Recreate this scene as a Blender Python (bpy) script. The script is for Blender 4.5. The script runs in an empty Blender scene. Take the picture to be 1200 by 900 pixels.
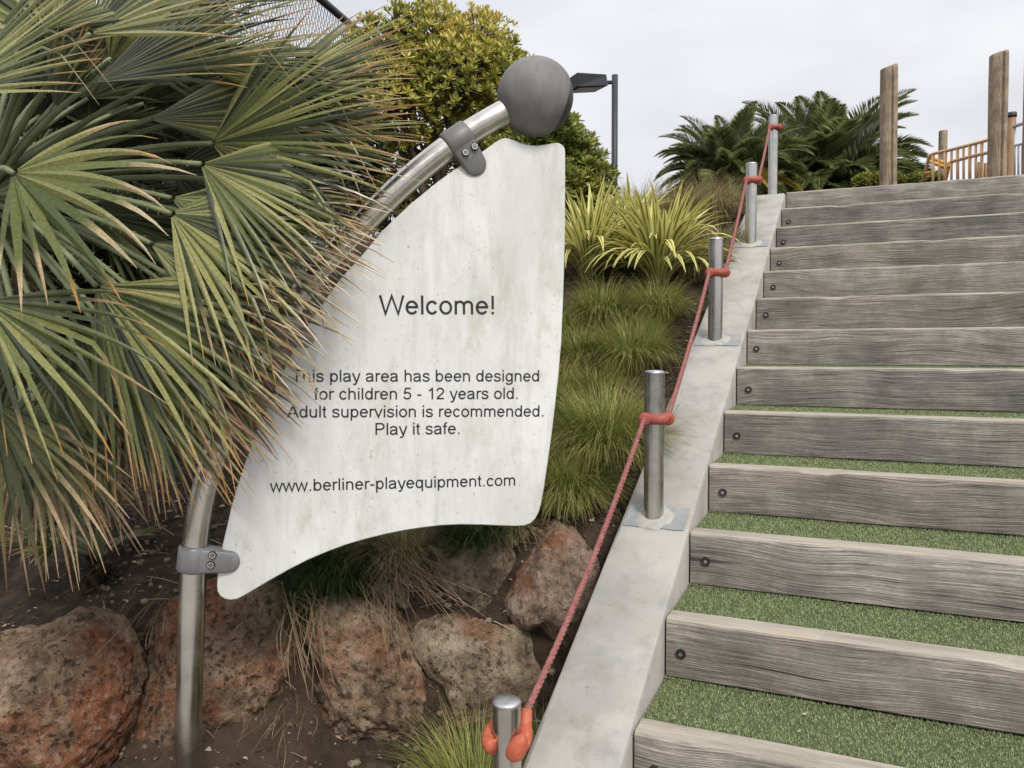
import bpy, math, random
import numpy as np
from mathutils import Vector, Matrix, noise
R = math.radians
SC = bpy.context.scene
COL = SC.collection

# ------------------------------------------------------------------ camera
EYE = 1.55
F = 924.25; PITCH = 0.047513; ROLL = -0.002687
cp, sp = math.cos(PITCH), math.sin(PITCH)
Uv = Vector((0, sp, cp)); X0 = Vector((1, 0, 0)); Dv = Vector((0, cp, -sp))
cX = X0*math.cos(ROLL) + Uv*math.sin(ROLL)
cV = Uv*math.cos(ROLL) - X0*math.sin(ROLL)
cam = bpy.data.cameras.new('camera')
cam.sensor_width = 36; cam.lens = 36*F/1200
cam.clip_start = 0.05; cam.clip_end = 2000
co = bpy.data.objects.new('camera', cam); COL.objects.link(co)
M = Matrix((cX, cV, -Dv)).transposed().to_4x4(); M.translation = (0, 0, EYE)
co.matrix_world = M
SC.camera = co

def ray(px, py):
    return Dv + cX*((px-600)/F) + cV*((450-py)/F)
def at(px, py, Y):                       # point of the place seen at a pixel, Y metres in front of the camera
    d = ray(px, py); return Vector((0, 0, EYE)) + d*(Y/d.y)
def project(P):
    q = P - Vector((0, 0, EYE)); d = q.dot(Dv)
    return 600+F*q.dot(cX)/d, 450-F*q.dot(cV)/d

# ------------------------------------------------------------------ sky and sun (overcast)
SUN_EL, SUN_AZ = 46, 158
w = bpy.data.worlds.new('World'); SC.world = w; w.use_nodes = True
nt = w.node_tree; N = nt.nodes; L = nt.links
bg = N['Background']
sky = N.new('ShaderNodeTexSky'); sky.sky_type = 'NISHITA'; sky.sun_disc = False
sky.sun_elevation = R(SUN_EL); sky.sun_rotation = R(SUN_AZ)
tc = N.new('ShaderNodeTexCoord')
sep = N.new('ShaderNodeSeparateXYZ'); L.new(tc.outputs['Generated'], sep.inputs[0])
mp = N.new('ShaderNodeMapping'); mp.inputs['Scale'].default_value = (1.1, 1.1, 3.2)
L.new(tc.outputs['Generated'], mp.inputs[0])
nz = N.new('ShaderNodeTexNoise'); nz.inputs['Scale'].default_value = 1.7; nz.inputs['Detail'].default_value = 5; nz.inputs['Roughness'].default_value = .45
L.new(mp.outputs[0], nz.inputs['Vector'])
cr = N.new('ShaderNodeValToRGB')
cr.color_ramp.elements[0].position = .36; cr.color_ramp.elements[0].color = (3.05, 3.07, 3.25, 1)
cr.color_ramp.elements[1].position = .64; cr.color_ramp.elements[1].color = (4.3, 4.28, 4.36, 1)
L.new(nz.outputs['Fac'], cr.inputs[0])
# an overcast sky grows brighter towards the zenith
mr = N.new('ShaderNodeMapRange'); mr.inputs['From Min'].default_value = 0.0; mr.inputs['From Max'].default_value = 1.0
mr.inputs['To Min'].default_value = 1.0; mr.inputs['To Max'].default_value = 1.9
L.new(sep.outputs['Z'], mr.inputs['Value'])
vm = N.new('ShaderNodeVectorMath'); vm.operation = 'SCALE'
L.new(cr.outputs[0], vm.inputs[0]); L.new(mr.outputs[0], vm.inputs['Scale'])
mx = N.new('ShaderNodeMix'); mx.data_type = 'RGBA'; mx.inputs['Factor'].default_value = .94
L.new(sky.outputs[0], mx.inputs['A']); L.new(vm.outputs[0], mx.inputs['B'])
L.new(mx.outputs['Result'], bg.inputs[0]); bg.inputs[1].default_value = .1
sl = bpy.data.lights.new('sun', 'SUN'); sl.energy = 1.5; sl.angle = R(13); sl.color = (1, .95, .86)
so = bpy.data.objects.new('sun', sl); COL.objects.link(so)
sd = Vector((math.sin(R(SUN_AZ))*math.cos(R(SUN_EL)), math.cos(R(SUN_AZ))*math.cos(R(SUN_EL)), math.sin(R(SUN_EL))))
so.rotation_euler = sd.to_track_quat('Z', 'Y').to_euler()
SC.view_settings.view_transform = 'Standard'; SC.view_settings.look = 'None'
SC.view_settings.exposure = 0.92; SC.view_settings.gamma = 1.0

# ------------------------------------------------------------------ node helpers
def newmat(name):
    m = bpy.data.materials.new(name); m.use_nodes = True
    return m, m.node_tree.nodes, m.node_tree.links, m.node_tree.nodes['Principled BSDF']
def ramp(N, stops):
    r = N.new('ShaderNodeValToRGB'); e = r.color_ramp.elements
    while len(e) < len(stops): e.new(.5)
    for i, (p, c) in enumerate(stops):
        e[i].position = p; e[i].color = (*c, 1) if len(c) == 3 else c
    return r
def g(v): return (v, v, v)
def noise_tex(N, L, vec, scale, detail=4, rough=.55, dist=0):
    n = N.new('ShaderNodeTexNoise'); n.inputs['Scale'].default_value = scale; n.inputs['Detail'].default_value = detail
    n.inputs['Roughness'].default_value = rough; n.inputs['Distortion'].default_value = dist
    if vec: L.new(vec, n.inputs['Vector'])
    return n
def mapping(N, L, src, scale=(1, 1, 1), rnd=True, rot=(0, 0, 0)):
    m = N.new('ShaderNodeMapping'); m.inputs['Scale'].default_value = scale; m.inputs['Rotation'].default_value = rot
    L.new(src, m.inputs['Vector'])
    if rnd:
        oi = N.new('ShaderNodeObjectInfo'); mu = N.new('ShaderNodeVectorMath'); mu.operation = 'SCALE'
        cb = N.new('ShaderNodeCombineXYZ')
        for i, k in enumerate((37., 17., 53.)):
            mm = N.new('ShaderNodeMath'); mm.operation = 'MULTIPLY'; mm.inputs[1].default_value = k
            L.new(oi.outputs['Random'], mm.inputs[0]); L.new(mm.outputs[0], cb.inputs[i])
        L.new(cb.outputs[0], m.inputs['Location'])
    return m.outputs[0]
def mixc(N, L, fac, a, b, blend='MIX'):
    m = N.new('ShaderNodeMix'); m.data_type = 'RGBA'; m.blend_type = blend
    for key, v in (('Factor', fac), ('A', a), ('B', b)):
        if isinstance(v, (int, float)): m.inputs[key].default_value = v
        elif isinstance(v, tuple): m.inputs[key].default_value = (*v, 1)
        else: L.new(v, m.inputs[key])
    return m.outputs['Result']
def bump(N, L, p, h, strength, dist, prev=None):
    b = N.new('ShaderNodeBump'); b.inputs['Strength'].default_value = strength; b.inputs['Distance'].default_value = dist
    L.new(h, b.inputs['Height'])
    if prev: L.new(prev, b.inputs['Normal'])
    L.new(b.outputs[0], p.inputs['Normal']); return b.outputs[0]
def layered(name, stops, scale=8, rough=.85, metal=0, bumps=((60, .4, .003),), stains=(), detail=6, spec=.4, rnd=True, stretch=(1, 1, 1)):
    m, N, L, p = newmat(name)
    tcn = N.new('ShaderNodeTexCoord'); v = mapping(N, L, tcn.outputs['Object'], stretch, rnd)
    n = noise_tex(N, L, v, scale, detail, .62); c = ramp(N, stops); L.new(n.outputs['Fac'], c.inputs[0]); col = c.outputs[0]
    for (s, lo, hi, sc_, amt, st) in stains:
        v2 = mapping(N, L, tcn.outputs['Object'], st, rnd)
        n2 = noise_tex(N, L, v2, s, 6, .65); r2 = ramp(N, [(lo, g(0)), (hi, g(amt))]); L.new(n2.outputs['Fac'], r2.inputs[0])
        col = mixc(N, L, r2.outputs[0], col, sc_)
    L.new(col, p.inputs['Base Color']); p.inputs['Roughness'].default_value = rough; p.inputs['Metallic'].default_value = metal
    p.inputs['Specular IOR Level'].default_value = spec
    prev = None
    for (s, st, d) in bumps:
        nb = noise_tex(N, L, v, s, 5, .6); prev = bump(N, L, p, nb.outputs['Fac'], st, d, prev)
    return m

# ------------------------------------------------------------------ materials
def leafmat(name, greens, tips, tip0=.7, tip1=.95, rough=.5, transl=.2, spots=True, spec=.35):
    m, N, L, p = newmat(name)
    at_ = N.new('ShaderNodeAttribute'); at_.attribute_name = 't'
    ar = N.new('ShaderNodeAttribute'); ar.attribute_name = 'r'
    c1 = ramp(N, [(i/(len(greens)-1), c) for i, c in enumerate(greens)]); L.new(ar.outputs['Fac'], c1.inputs[0])
    c2 = ramp(N, [(i/(len(tips)-1), c) for i, c in enumerate(tips)])
    fr = N.new('ShaderNodeMath'); fr.operation = 'MULTIPLY'; fr.inputs[1].default_value = 7.31; L.new(ar.outputs['Fac'], fr.inputs[0])
    fc = N.new('ShaderNodeMath'); fc.operation = 'FRACT'; L.new(fr.outputs[0], fc.inputs[0]); L.new(fc.outputs[0], c2.inputs[0])
    tcn = N.new('ShaderNodeTexCoord'); nn = noise_tex(N, L, tcn.outputs['Object'], 22, 4, .6)
    # t + random*.25 + noise
    a1 = N.new('ShaderNodeMath'); a1.operation = 'MULTIPLY_ADD'; a1.inputs[1].default_value = .34; L.new(fc.outputs[0], a1.inputs[0]); L.new(at_.outputs['Fac'], a1.inputs[2])
    a2 = N.new('ShaderNodeMath'); a2.operation = 'MULTIPLY_ADD'; a2.inputs[1].default_value = .35; L.new(nn.outputs['Fac'], a2.inputs[0]); L.new(a1.outputs[0], a2.inputs[2])
    rr = N.new('ShaderNodeMapRange'); rr.inputs['From Min'].default_value = tip0+.34; rr.inputs['From Max'].default_value = tip1+.34
    L.new(a2.outputs[0], rr.inputs['Value'])
    col = mixc(N, L, rr.outputs[0], c1.outputs[0], c2.outputs[0])
    if spots:
        n3 = noise_tex(N, L, tcn.outputs['Object'], 160, 3, .6); r3 = ramp(N, [(.35, g(.72)), (.65, g(1.15))]); L.new(n3.outputs['Fac'], r3.inputs[0])
        col = mixc(N, L, 1.0, col, r3.outputs[0], 'MULTIPLY')
    L.new(col, p.inputs['Base Color']); p.inputs['Roughness'].default_value = rough; p.inputs['Specular IOR Level'].default_value = spec
    if transl:
        tr = N.new('ShaderNodeBsdfTranslucent'); L.new(col, tr.inputs[0])
        ms = N.new('ShaderNodeMixShader'); ms.inputs[0].default_value = transl
        out = [n for n in N if n.type == 'OUTPUT_MATERIAL'][0]
        L.new(p.outputs[0], ms.inputs[1]); L.new(tr.outputs[0], ms.inputs[2]); L.new(ms.outputs[0], out.inputs[0])
    return m
def attr_mat(name, attr, stops, rough=.6, transl=.15, mul=None):
    m, N, L, p = newmat(name)
    a = N.new('ShaderNodeAttribute'); a.attribute_name = attr
    c = ramp(N, stops); L.new(a.outputs['Fac'], c.inputs[0]); col = c.outputs[0]
    if mul:
        b = N.new('ShaderNodeAttribute'); b.attribute_name = mul[0]
        c2 = ramp(N, mul[1]); L.new(b.outputs['Fac'], c2.inputs[0]); col = mixc(N, L, 1.0, col, c2.outputs[0], 'MULTIPLY')
    L.new(col, p.inputs['Base Color']); p.inputs['Roughness'].default_value = rough; p.inputs['Specular IOR Level'].default_value = .3
    if transl:
        tr = N.new('ShaderNodeBsdfTranslucent'); L.new(col, tr.inputs[0])
        ms = N.new('ShaderNodeMixShader'); ms.inputs[0].default_value = transl
        out = [n for n in N if n.type == 'OUTPUT_MATERIAL'][0]
        L.new(p.outputs[0], ms.inputs[1]); L.new(tr.outputs[0], ms.inputs[2]); L.new(ms.outputs[0], out.inputs[0])
    return m

def wood_mat(name, dark, mid, light, top=None, ringscale=50, stain=(.18, .172, .16), green=True, axis='X'):
    m, N, L, p = newmat(name)
    tcn = N.new('ShaderNodeTexCoord')
    rot = (0, 0, 0) if axis == 'X' else (0, R(90), 0)
    src = tcn.outputs['Object']
    if axis != 'X':
        mm = N.new('ShaderNodeMapping'); mm.inputs['Rotation'].default_value = rot; L.new(src, mm.inputs[0]); src = mm.outputs[0]
    # wobble of the pith line along the board
    v0 = mapping(N, L, src, (1, 1, 1), True)
    nb = noise_tex(N, L, mapping(N, L, src, (1.1, .6, .6), True), 1.3, 2, .5)
    nb2 = noise_tex(N, L, mapping(N, L, src, (4, 9, 9), True), 1.5, 3, .5)
    oi = N.new('ShaderNodeObjectInfo')
    def m1(op, a, b):
        q = N.new('ShaderNodeMath'); q.operation = op
        for i, v in enumerate((a, b)):
            if isinstance(v, (int, float)): q.inputs[i].default_value = v
            else: L.new(v, q.inputs[i])
        return q.outputs[0]
    sx = N.new('ShaderNodeSeparateXYZ'); L.new(src, sx.inputs[0])
    offz = m1('MULTIPLY', m1('SUBTRACT', nb.outputs['Fac'], .5), .13)
    offz2 = m1('MULTIPLY', m1('SUBTRACT', nb2.outputs['Fac'], .5), .004)
    offr = m1('MULTIPLY', m1('SUBTRACT', oi.outputs['Random'], .35), .12)
    z = m1('ADD', m1('ADD', sx.outputs['Z'], offz), m1('ADD', offz2, offr))
    y = m1('ADD', sx.outputs['Y'], .035)
    cb = N.new('ShaderNodeCombineXYZ'); L.new(y, cb.inputs[1]); L.new(z, cb.inputs[2])
    wv = N.new('ShaderNodeTexWave'); wv.wave_type = 'RINGS'; wv.rings_direction = 'X'; wv.wave_profile = 'SAW'
    wv.inputs['Scale'].default_value = ringscale; wv.inputs['Distortion'].default_value = .6; wv.inputs['Detail'].default_value = 2
    L.new(cb.outputs[0], wv.inputs['Vector'])
    cg = N.new('ShaderNodeCombineXYZ'); L.new(sx.outputs['X'], cg.inputs[0]); L.new(sx.outputs['Y'], cg.inputs[1]); L.new(z, cg.inputs[2]); gsrc = cg.outputs[0]
    fib = noise_tex(N, L, mapping(N, L, gsrc, (3, 150, 230), True), 1.0, 5, .75)
    blot = noise_tex(N, L, v0, 6, 5, .6)
    c = ramp(N, [(.1, dark), (.45, mid), (.9, light)])
    h = m1('ADD', m1('MULTIPLY', wv.outputs['Fac'], .26), m1('ADD', m1('MULTIPLY', fib.outputs['Fac'], .9), m1('MULTIPLY', m1('SUBTRACT', blot.outputs['Fac'], .5), .8)))
    h = m1('SUBTRACT', h, .06)
    L.new(h, c.inputs[0]); col = c.outputs[0]
    def mulramp(fac, stops):
        nonlocal col
        r_ = ramp(N, stops); L.new(fac, r_.inputs[0]); col = mixc(N, L, 1.0, col, r_.outputs[0], 'MULTIPLY')
    mulramp(wv.outputs['Fac'], [(0, g(1.15)), (.5, g(1.08)), (.84, g(.68)), (.95, g(.72)), (1, g(1.1))])
    f2 = noise_tex(N, L, mapping(N, L, gsrc, (5, 260, 360), True), 1.0, 3, .6); mulramp(f2.outputs['Fac'], [(.36, g(.55)), (.5, g(1.02)), (.66, g(1.45))])
    f3 = noise_tex(N, L, mapping(N, L, gsrc, (1.6, 70, 95), True), 1.0, 2, .5); mulramp(f3.outputs['Fac'], [(.27, g(.35)), (.31, g(1.0)), (1, g(1.0))])
    f4 = noise_tex(N, L, mapping(N, L, gsrc, (60, 500, 500), True), 1.0, 2, .5); mulramp(f4.outputs['Fac'], [(.3, g(.8)), (.7, g(1.2))])
    rs = ramp(N, [(.50, g(0)), (.72, g(.65))]); n5 = noise_tex(N, L, mapping(N, L, src, (1, 1, .6), True), 5.5, 5, .65); L.new(n5.outputs['Fac'], rs.inputs[0])
    col = mixc(N, L, rs.outputs[0], col, stain)
    rv = ramp(N, [(0, (.84, .84, .85)), (.35, (1.08, 1.07, 1.05)), (.6, (.98, .94, .90)), (1, (1.15, 1.15, 1.15))]); L.new(oi.outputs['Random'], rv.inputs[0]); col = mixc(N, L, 1.0, col, rv.outputs[0], 'MULTIPLY')
    if green:
        n6 = noise_tex(N, L, mapping(N, L, src, (1, 1, 1), True), 3.1, 4, .6); r6 = ramp(N, [(.58, g(0)), (.75, g(.45))]); L.new(n6.outputs['Fac'], r6.inputs[0])
        col = mixc(N, L, r6.outputs[0], col, (.13, .14, .06))
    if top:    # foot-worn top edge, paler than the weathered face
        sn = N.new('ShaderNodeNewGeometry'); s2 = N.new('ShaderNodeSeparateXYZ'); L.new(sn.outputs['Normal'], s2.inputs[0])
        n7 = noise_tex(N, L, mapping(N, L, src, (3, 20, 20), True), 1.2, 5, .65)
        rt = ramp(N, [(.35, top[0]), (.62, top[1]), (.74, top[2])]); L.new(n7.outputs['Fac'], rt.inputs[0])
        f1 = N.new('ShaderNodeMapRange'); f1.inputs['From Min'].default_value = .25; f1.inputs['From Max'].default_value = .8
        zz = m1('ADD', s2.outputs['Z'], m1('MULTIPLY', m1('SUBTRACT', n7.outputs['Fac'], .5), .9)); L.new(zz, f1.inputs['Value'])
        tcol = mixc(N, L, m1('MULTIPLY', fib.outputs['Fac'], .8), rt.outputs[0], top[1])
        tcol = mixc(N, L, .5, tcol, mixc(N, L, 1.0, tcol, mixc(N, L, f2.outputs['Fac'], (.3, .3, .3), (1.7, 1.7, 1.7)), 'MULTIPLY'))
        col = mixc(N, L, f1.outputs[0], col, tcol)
    L.new(col, p.inputs['Base Color']); p.inputs['Roughness'].default_value = .85; p.inputs['Specular IOR Level'].default_value = .25
    hb = m1('ADD', m1('MULTIPLY', wv.outputs['Fac'], -.5), m1('ADD', m1('MULTIPLY', fib.outputs['Fac'], .8), m1('MULTIPLY', f2.outputs['Fac'], .8)))
    bump(N, L, p, hb, .8, .003)
    return m

MT = {}
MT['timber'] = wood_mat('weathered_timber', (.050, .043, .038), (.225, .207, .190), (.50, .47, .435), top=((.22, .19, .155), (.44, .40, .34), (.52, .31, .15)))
MT['log'] = wood_mat('post_timber', (.10, .07, .05), (.30, .235, .17), (.50, .42, .33), green=False, axis='Z', stain=(.14, .11, .09))
MT['log2'] = wood_mat('tan_post_timber', (.2, .12, .06), (.42, .27, .15), (.55, .38, .24), green=False, axis='Z', stain=(.35, .2, .1))
MT['concrete'] = layered('board_cast_concrete', [(.3, (.29, .278, .26)), (.5, (.335, .322, .302)), (.7, (.38, .37, .352))], 5, .8, bumps=((120, .45, .002), (14, .3, .005)),
    stains=((2.2, .5, .75, (.40, .35, .29), .6, (1, 1, 1)), (30, .66, .74, (.20, .19, .175), .5, (1, 1, 1)), (7, .54, .70, (.24, .245, .24), .6, (1, 1, 1)), (9, .50, .68, (.22, .205, .18), .55, (1, 1, .3)), (80, .63, .70, (.12, .11, .10), .7, (1, 1, 1)), (3.1, .5, .6, (.42, .405, .38), .6, (1, 1, 1))))
MT['mortar'] = layered('white_mortar', [(.3, (.30, .29, .265)), (.6, (.42, .41, .38))], 30, .9, bumps=((120, .7, .004),), stains=((60, .6, .7, (.4, .39, .36), .6, (1, 1, 1)),))
MT['patch'] = layered('blue_grey_patch', [(.3, (.20, .225, .235)), (.6, (.27, .285, .285))], 12, .85, bumps=((100, .3, .002),), stains=((16, .5, .7, (.36, .35, .32), .6, (1, 1, 1)),))
def steel(name, base, r0, r1):
    m, N, L, p = newmat(name)
    tcn = N.new('ShaderNodeTexCoord')
    n = noise_tex(N, L, mapping(N, L, tcn.outputs['Object'], (1, 1, 1), True), 9, 5, .65)
    n2 = noise_tex(N, L, mapping(N, L, tcn.outputs['Object'], (60, 60, 500), True), 1, 3, .6)
    c = ramp(N, [(.3, tuple(x*.72 for x in base)), (.65, base)]); L.new(n.outputs['Fac'], c.inputs[0]); L.new(c.outputs[0], p.inputs['Base Color'])
    r = ramp(N, [(.3, g(r0)), (.7, g(r1))]); L.new(n.outputs['Fac'], r.inputs[0]); L.new(r.outputs[0], p.inputs['Roughness'])
    p.inputs['Metallic'].default_value = 1; p.inputs['Anisotropic'].default_value = .4
    bump(N, L, p, n2.outputs['Fac'], .12, .0006)
    return m
MT['steel'] = steel('brushed_steel', (.60, .585, .55), .2, .36)
MT['steel_sign'] = steel('weathered_steel', (.64, .615, .57), .17, .34)
MT['steelcap'] = layered('galvanised_cap', [(.3, (.35, .35, .37)), (.6, (.62, .62, .64))], 25, .45, 1, bumps=((80, .2, .001),))
MT['red'] = layered('faded_red_plastic', [(.3, (.27, .055, .038)), (.7, (.36, .085, .06))], 30, .5, bumps=((60, .25, .002),), stains=((70, .62, .72, (.6, .35, .28), .5, (1, 1, 1)),))
MT['orangered'] = layered('orange_red_plastic', [(.3, (.36, .075, .038)), (.7, (.47, .12, .065))], 30, .5, bumps=((60, .25, .002),), stains=((80, .6, .7, (.7, .42, .3), .6, (1, 1, 1)),))
MT['rope'] = layered('faded_red_rope', [(.3, (.19, .06, .055)), (.7, (.33, .14, .13))], 60, .85, bumps=((400, .6, .0015),))
MT['castgrey'] = layered('cast_grey_clamp', [(.3, (.20, .20, .205)), (.7, (.30, .30, .31))], 20, .42, .35, bumps=((150, .35, .001),), stains=((40, .62, .72, (.4, .4, .4), .5, (1, 1, 1)),))
MT['darkcast'] = layered('dark_cast_clamp', [(.3, (.13, .13, .125)), (.7, (.2, .2, .195))], 20, .5, .2, bumps=((150, .35, .001),), stains=((30, .62, .72, (.32, .32, .31), .5, (1, 1, 1)),))
MT['ball'] = layered('weathered_rubber', [(.3, (.125, .12, .12)), (.5, (.15, .145, .143)), (.7, (.185, .175, .17))], 9, .62, bumps=((220, .3, .0008),),
    stains=((6, .5, .72, (.26, .25, .25), .55, (1.6, 1.6, .35)), (60, .68, .74, (.07, .07, .07), .7, (1, 1, 1))))
MT['ballcap'] = layered('black_rubber', [(.3, (.02, .02, .022)), (.7, (.035, .035, .038))], 20, .5)
MT['boltdark'] = layered('dark_bolt', [(.3, (.03, .027, .025)), (.7, (.08, .07, .065))], 40, .55, .6)
MT['boltbright'] = layered('bolt_bright', [(.3, (.45, .45, .45)), (.7, (.6, .6, .6))], 40, .3, 1)
MT['black'] = layered('dark_grey_paint', [(.3, (.035, .038, .045)), (.7, (.05, .054, .062))], 20, .5)
MT['lens'] = layered('lamp_glass', [(.3, (.28, .30, .28)), (.7, (.36, .38, .36))], 10, .25)
MT['orange'] = layered('orange_paint', [(.3, (.56, .33, .17)), (.7, (.62, .40, .22))], 10, .5)
MT['yellow'] = layered('yellow_paint', [(.3, (.68, .38, .05)), (.7, (.75, .45, .08))], 10, .5)
MT['greypaint'] = layered('pale_grey_paint', [(.3, (.45, .45, .48)), (.7, (.55, .55, .58))], 10, .5)
MT['print'] = layered('black_print', [(.3, (.012, .012, .013)), (.7, (.03, .03, .032))], 60, .55)
MT['bark'] = layered('bark', [(.3, (.04, .03, .025)), (.7, (.12, .09, .07))], 20, .9, bumps=((40, .6, .01),))
MT['fibre'] = layered('trunk_fibre', [(.3, (.02, .014, .009)), (.55, (.06, .038, .022)), (.75, (.13, .09, .055))], 40, .95, bumps=((60, .8, .012),), stretch=(1, 1, .3))
MT['petiole'] = layered('petiole', [(.3, (.10, .125, .055)), (.7, (.20, .23, .12))], 10, .5)
# soil
MT['soil'] = layered('brown_soil', [(.3, (.012, .008, .005)), (.5, (.034, .022, .014)), (.72, (.085, .056, .036))], 14, .95, bumps=((70, .9, .012), (16, .7, .03)), detail=10,
    stains=((120, .62, .70, (.20, .15, .11), .6, (1, 1, 1)), (1.1, .50, .64, (.075, .05, .033), .6, (1, 1, 1))), rnd=False)
# stone
def stone(name, c0, c1, c2, red, redamt, pits=.5, moss=.5):
    m, N, L, p = newmat(name)
    tcn = N.new('ShaderNodeTexCoord'); v = mapping(N, L, tcn.outputs['Object'], (1, 1, 1), True)
    n = noise_tex(N, L, v, 9, 12, .7); c = ramp(N, [(.3, c0), (.5, c1), (.7, c2)]); L.new(n.outputs['Fac'], c.inputs[0]); col = c.outputs[0]
    n2 = noise_tex(N, L, v, 3.2, 6, .6); r2 = ramp(N, [(.62-.2*redamt, g(0)), (.74-.2*redamt, g(.85))]); L.new(n2.outputs['Fac'], r2.inputs[0]); 
    redv = mixc(N, L, n.outputs['Fac'], tuple(x*.6 for x in red), tuple(min(1, x*1.4) for x in red))
    col = mixc(N, L, r2.outputs[0], col, redv)
    n3 = noise_tex(N, L, v, 60, 5, .7); r3 = ramp(N, [(.54, g(0)), (.68, g(.75))]); L.new(n3.outputs['Fac'], r3.inputs[0])
    n3b = noise_tex(N, L, v, 38, 6, .75); r3b = ramp(N, [(.36, g(.35)), (.5, g(1))]); L.new(n3b.outputs['Fac'], r3b.inputs[0]); col = mixc(N, L, 1.0, col, r3b.outputs[0], 'MULTIPLY')
    col = mixc(N, L, r3.outputs[0], col, (.42, .36, .31))
    n4 = noise_tex(N, L, mapping(N, L, tcn.outputs['Object'], (1, 1, .8), True), 5.0, 8, .7); r4 = ramp(N, [(.57, g(0)), (.66, g(moss))]); L.new(n4.outputs['Fac'], r4.inputs[0])
    col = mixc(N, L, r4.outputs[0], col, (.035, .032, .016))
    vo = N.new('ShaderNodeTexVoronoi'); vo.inputs['Scale'].default_value = 55; vo.inputs['Randomness'].default_value = 1
    nd = noise_tex(N, L, v, 12, 4, .6); vd = mixc(N, L, .08, v, nd.outputs['Color']); L.new(vd, vo.inputs['Vector'])
    r5 = ramp(N, [(.10, g(0)), (.26, g(1))]); L.new(vo.outputs['Distance'], r5.inputs[0])
    n6 = noise_tex(N, L, v, 7, 3, .5); r6 = ramp(N, [(.48-.12*pits, g(0)), (.6-.1*pits, g(1))]); L.new(n6.outputs['Fac'], r6.inputs[0])
    vo2 = N.new('ShaderNodeTexVoronoi'); vo2.inputs['Scale'].default_value = 24; L.new(vd, vo2.inputs['Vector'])
    r8 = ramp(N, [(.16-.06*(1-pits), g(0)), (.30-.08*(1-pits), g(1))]); L.new(vo2.outputs['Distance'], r8.inputs[0])
    both = mixc(N, L, 1.0, r5.outputs[0], r8.outputs[0], 'MULTIPLY')
    pit = mixc(N, L, r6.outputs[0], (1., 1., 1.), both)     # 0 inside a pit
    col = mixc(N, L, mixc(N, L, pit, (.75, .75, .75), (0., 0., 0.)), col, (.03, .02, .014))  # pits darkened in the colour too, painting in their shade
    L.new(col, p.inputs['Base Color']); p.inputs['Roughness'].default_value = .9; p.inputs['Specular IOR Level'].default_value = .25
    b = bump(N, L, p, n.outputs['Fac'], 1.0, .06)
    b = bump(N, L, p, pit, .9, .014, b)
    bump(N, L, p, n3.outputs['Fac'], .8, .009, b)
    return m
MT['stone_red'] = stone('red_pitted_stone', (.085, .056, .034), (.30, .20, .128), (.56, .43, .31), (.29, .105, .05), .85, 1.0, .9)
MT['stone_tan'] = stone('tan_stone', (.10, .075, .048), (.32, .245, .165), (.56, .46, .35), (.22, .11, .055), .35, .2, .7)
MT['stone_pink'] = stone('pinkish_stone', (.12, .085, .055), (.34, .24, .175), (.60, .49, .39), (.26, .10, .05), .5, .2, .5)
# turf, grasses
MT['turf'] = attr_mat('artificial_turf', 'r', [(0, (.09, .12, .05)), (.4, (.225, .275, .12)), (.8, (.39, .44, .235)), (.88, (.58, .54, .40))], .6, .15)
MT['turfbase'] = layered('turf_backing', [(.3, (.05, .07, .03)), (.7, (.10, .135, .06))], 60, .95)
GR_T = [(.0, g(.75)), (1, g(1.0))]
MT['grass'] = leafmat('green_grass', [(.07, .11, .02), (.18, .24, .045), (.34, .37, .09), (.52, .46, .2)], [(.3, .25, .12), (.35, .22, .1)], .75, 1.1, .55, .25, False)
MT['grass_dark'] = leafmat('dark_grass', [(.025, .05, .015), (.05, .09, .025), (.09, .13, .045)], [(.12, .12, .05), (.2, .17, .09)], .85, 1.2, .55, .2, False)
MT['grass_dry'] = leafmat('dry_grass', [(.07, .045, .022), (.16, .11, .06), (.30, .22, .13)], [(.3, .22, .12), (.45, .36, .24)], .6, 1.1, .6, .2, False)
MT['grass_gold'] = leafmat('golden_grass', [(.16, .15, .06), (.32, .27, .12), (.48, .40, .22)], [(.3, .22, .12), (.45, .36, .24)], .6, 1.1, .6, .25, False)
MT['fan'] = leafmat('fan_leaf', [(.018, .026, .007), (.065, .08, .02), (.15, .165, .045), (.30, .29, .11)], [(.38, .20, .045), (.46, .20, .03), (.40, .29, .14), (.24, .12, .05)], .72, .95, .32, .10, True, .6)
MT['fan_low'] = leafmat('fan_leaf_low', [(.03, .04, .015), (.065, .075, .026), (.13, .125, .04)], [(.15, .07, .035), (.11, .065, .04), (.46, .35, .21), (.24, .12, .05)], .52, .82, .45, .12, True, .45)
MT['fan_yel'] = leafmat('fan_leaf_yellow', [(.06, .085, .025), (.12, .14, .04), (.24, .24, .09)], [(.50, .28, .06), (.45, .2, .06), (.5, .41, .27), (.4, .3, .16)], .68, .86)
MT['fan_dark'] = leafmat('fan_leaf_shaded', [(.015, .021, .008), (.03, .038, .013), (.06, .066, .024)], [(.10, .08, .04), (.14, .10, .05)], .85, 1.05, .7, .08, True, .15)  # darker copy of the fan leaf, crown shade put into its colour
MT['flax'] = attr_mat('variegated_leaf', 's', [(0, (.74, .71, .34)), (.26, (.72, .68, .27)), (.36, (.18, .23, .07)), (.58, (.15, .20, .06)), (.68, (.70, .67, .27)), (1, (.74, .71, .36))], .45, .25,
    ('r', [(0, (.55, .6, .5)), (.4, (.9, .9, .85)), (1, (1.15, 1.1, .9))]))
MT['phoenix'] = leafmat('date_palm_leaf', [(.07, .10, .028), (.19, .23, .075), (.38, .40, .18)], [(.2, .2, .08), (.3, .25, .1)], .95, 1.2, .32, .18, False, .7)
MT['phoenix_y'] = leafmat('date_palm_leaf_yellow', [(.30, .24, .04), (.42, .33, .06)], [(.35, .22, .06), (.4, .28, .1)], .9, 1.2, .5, .1, False)
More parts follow.
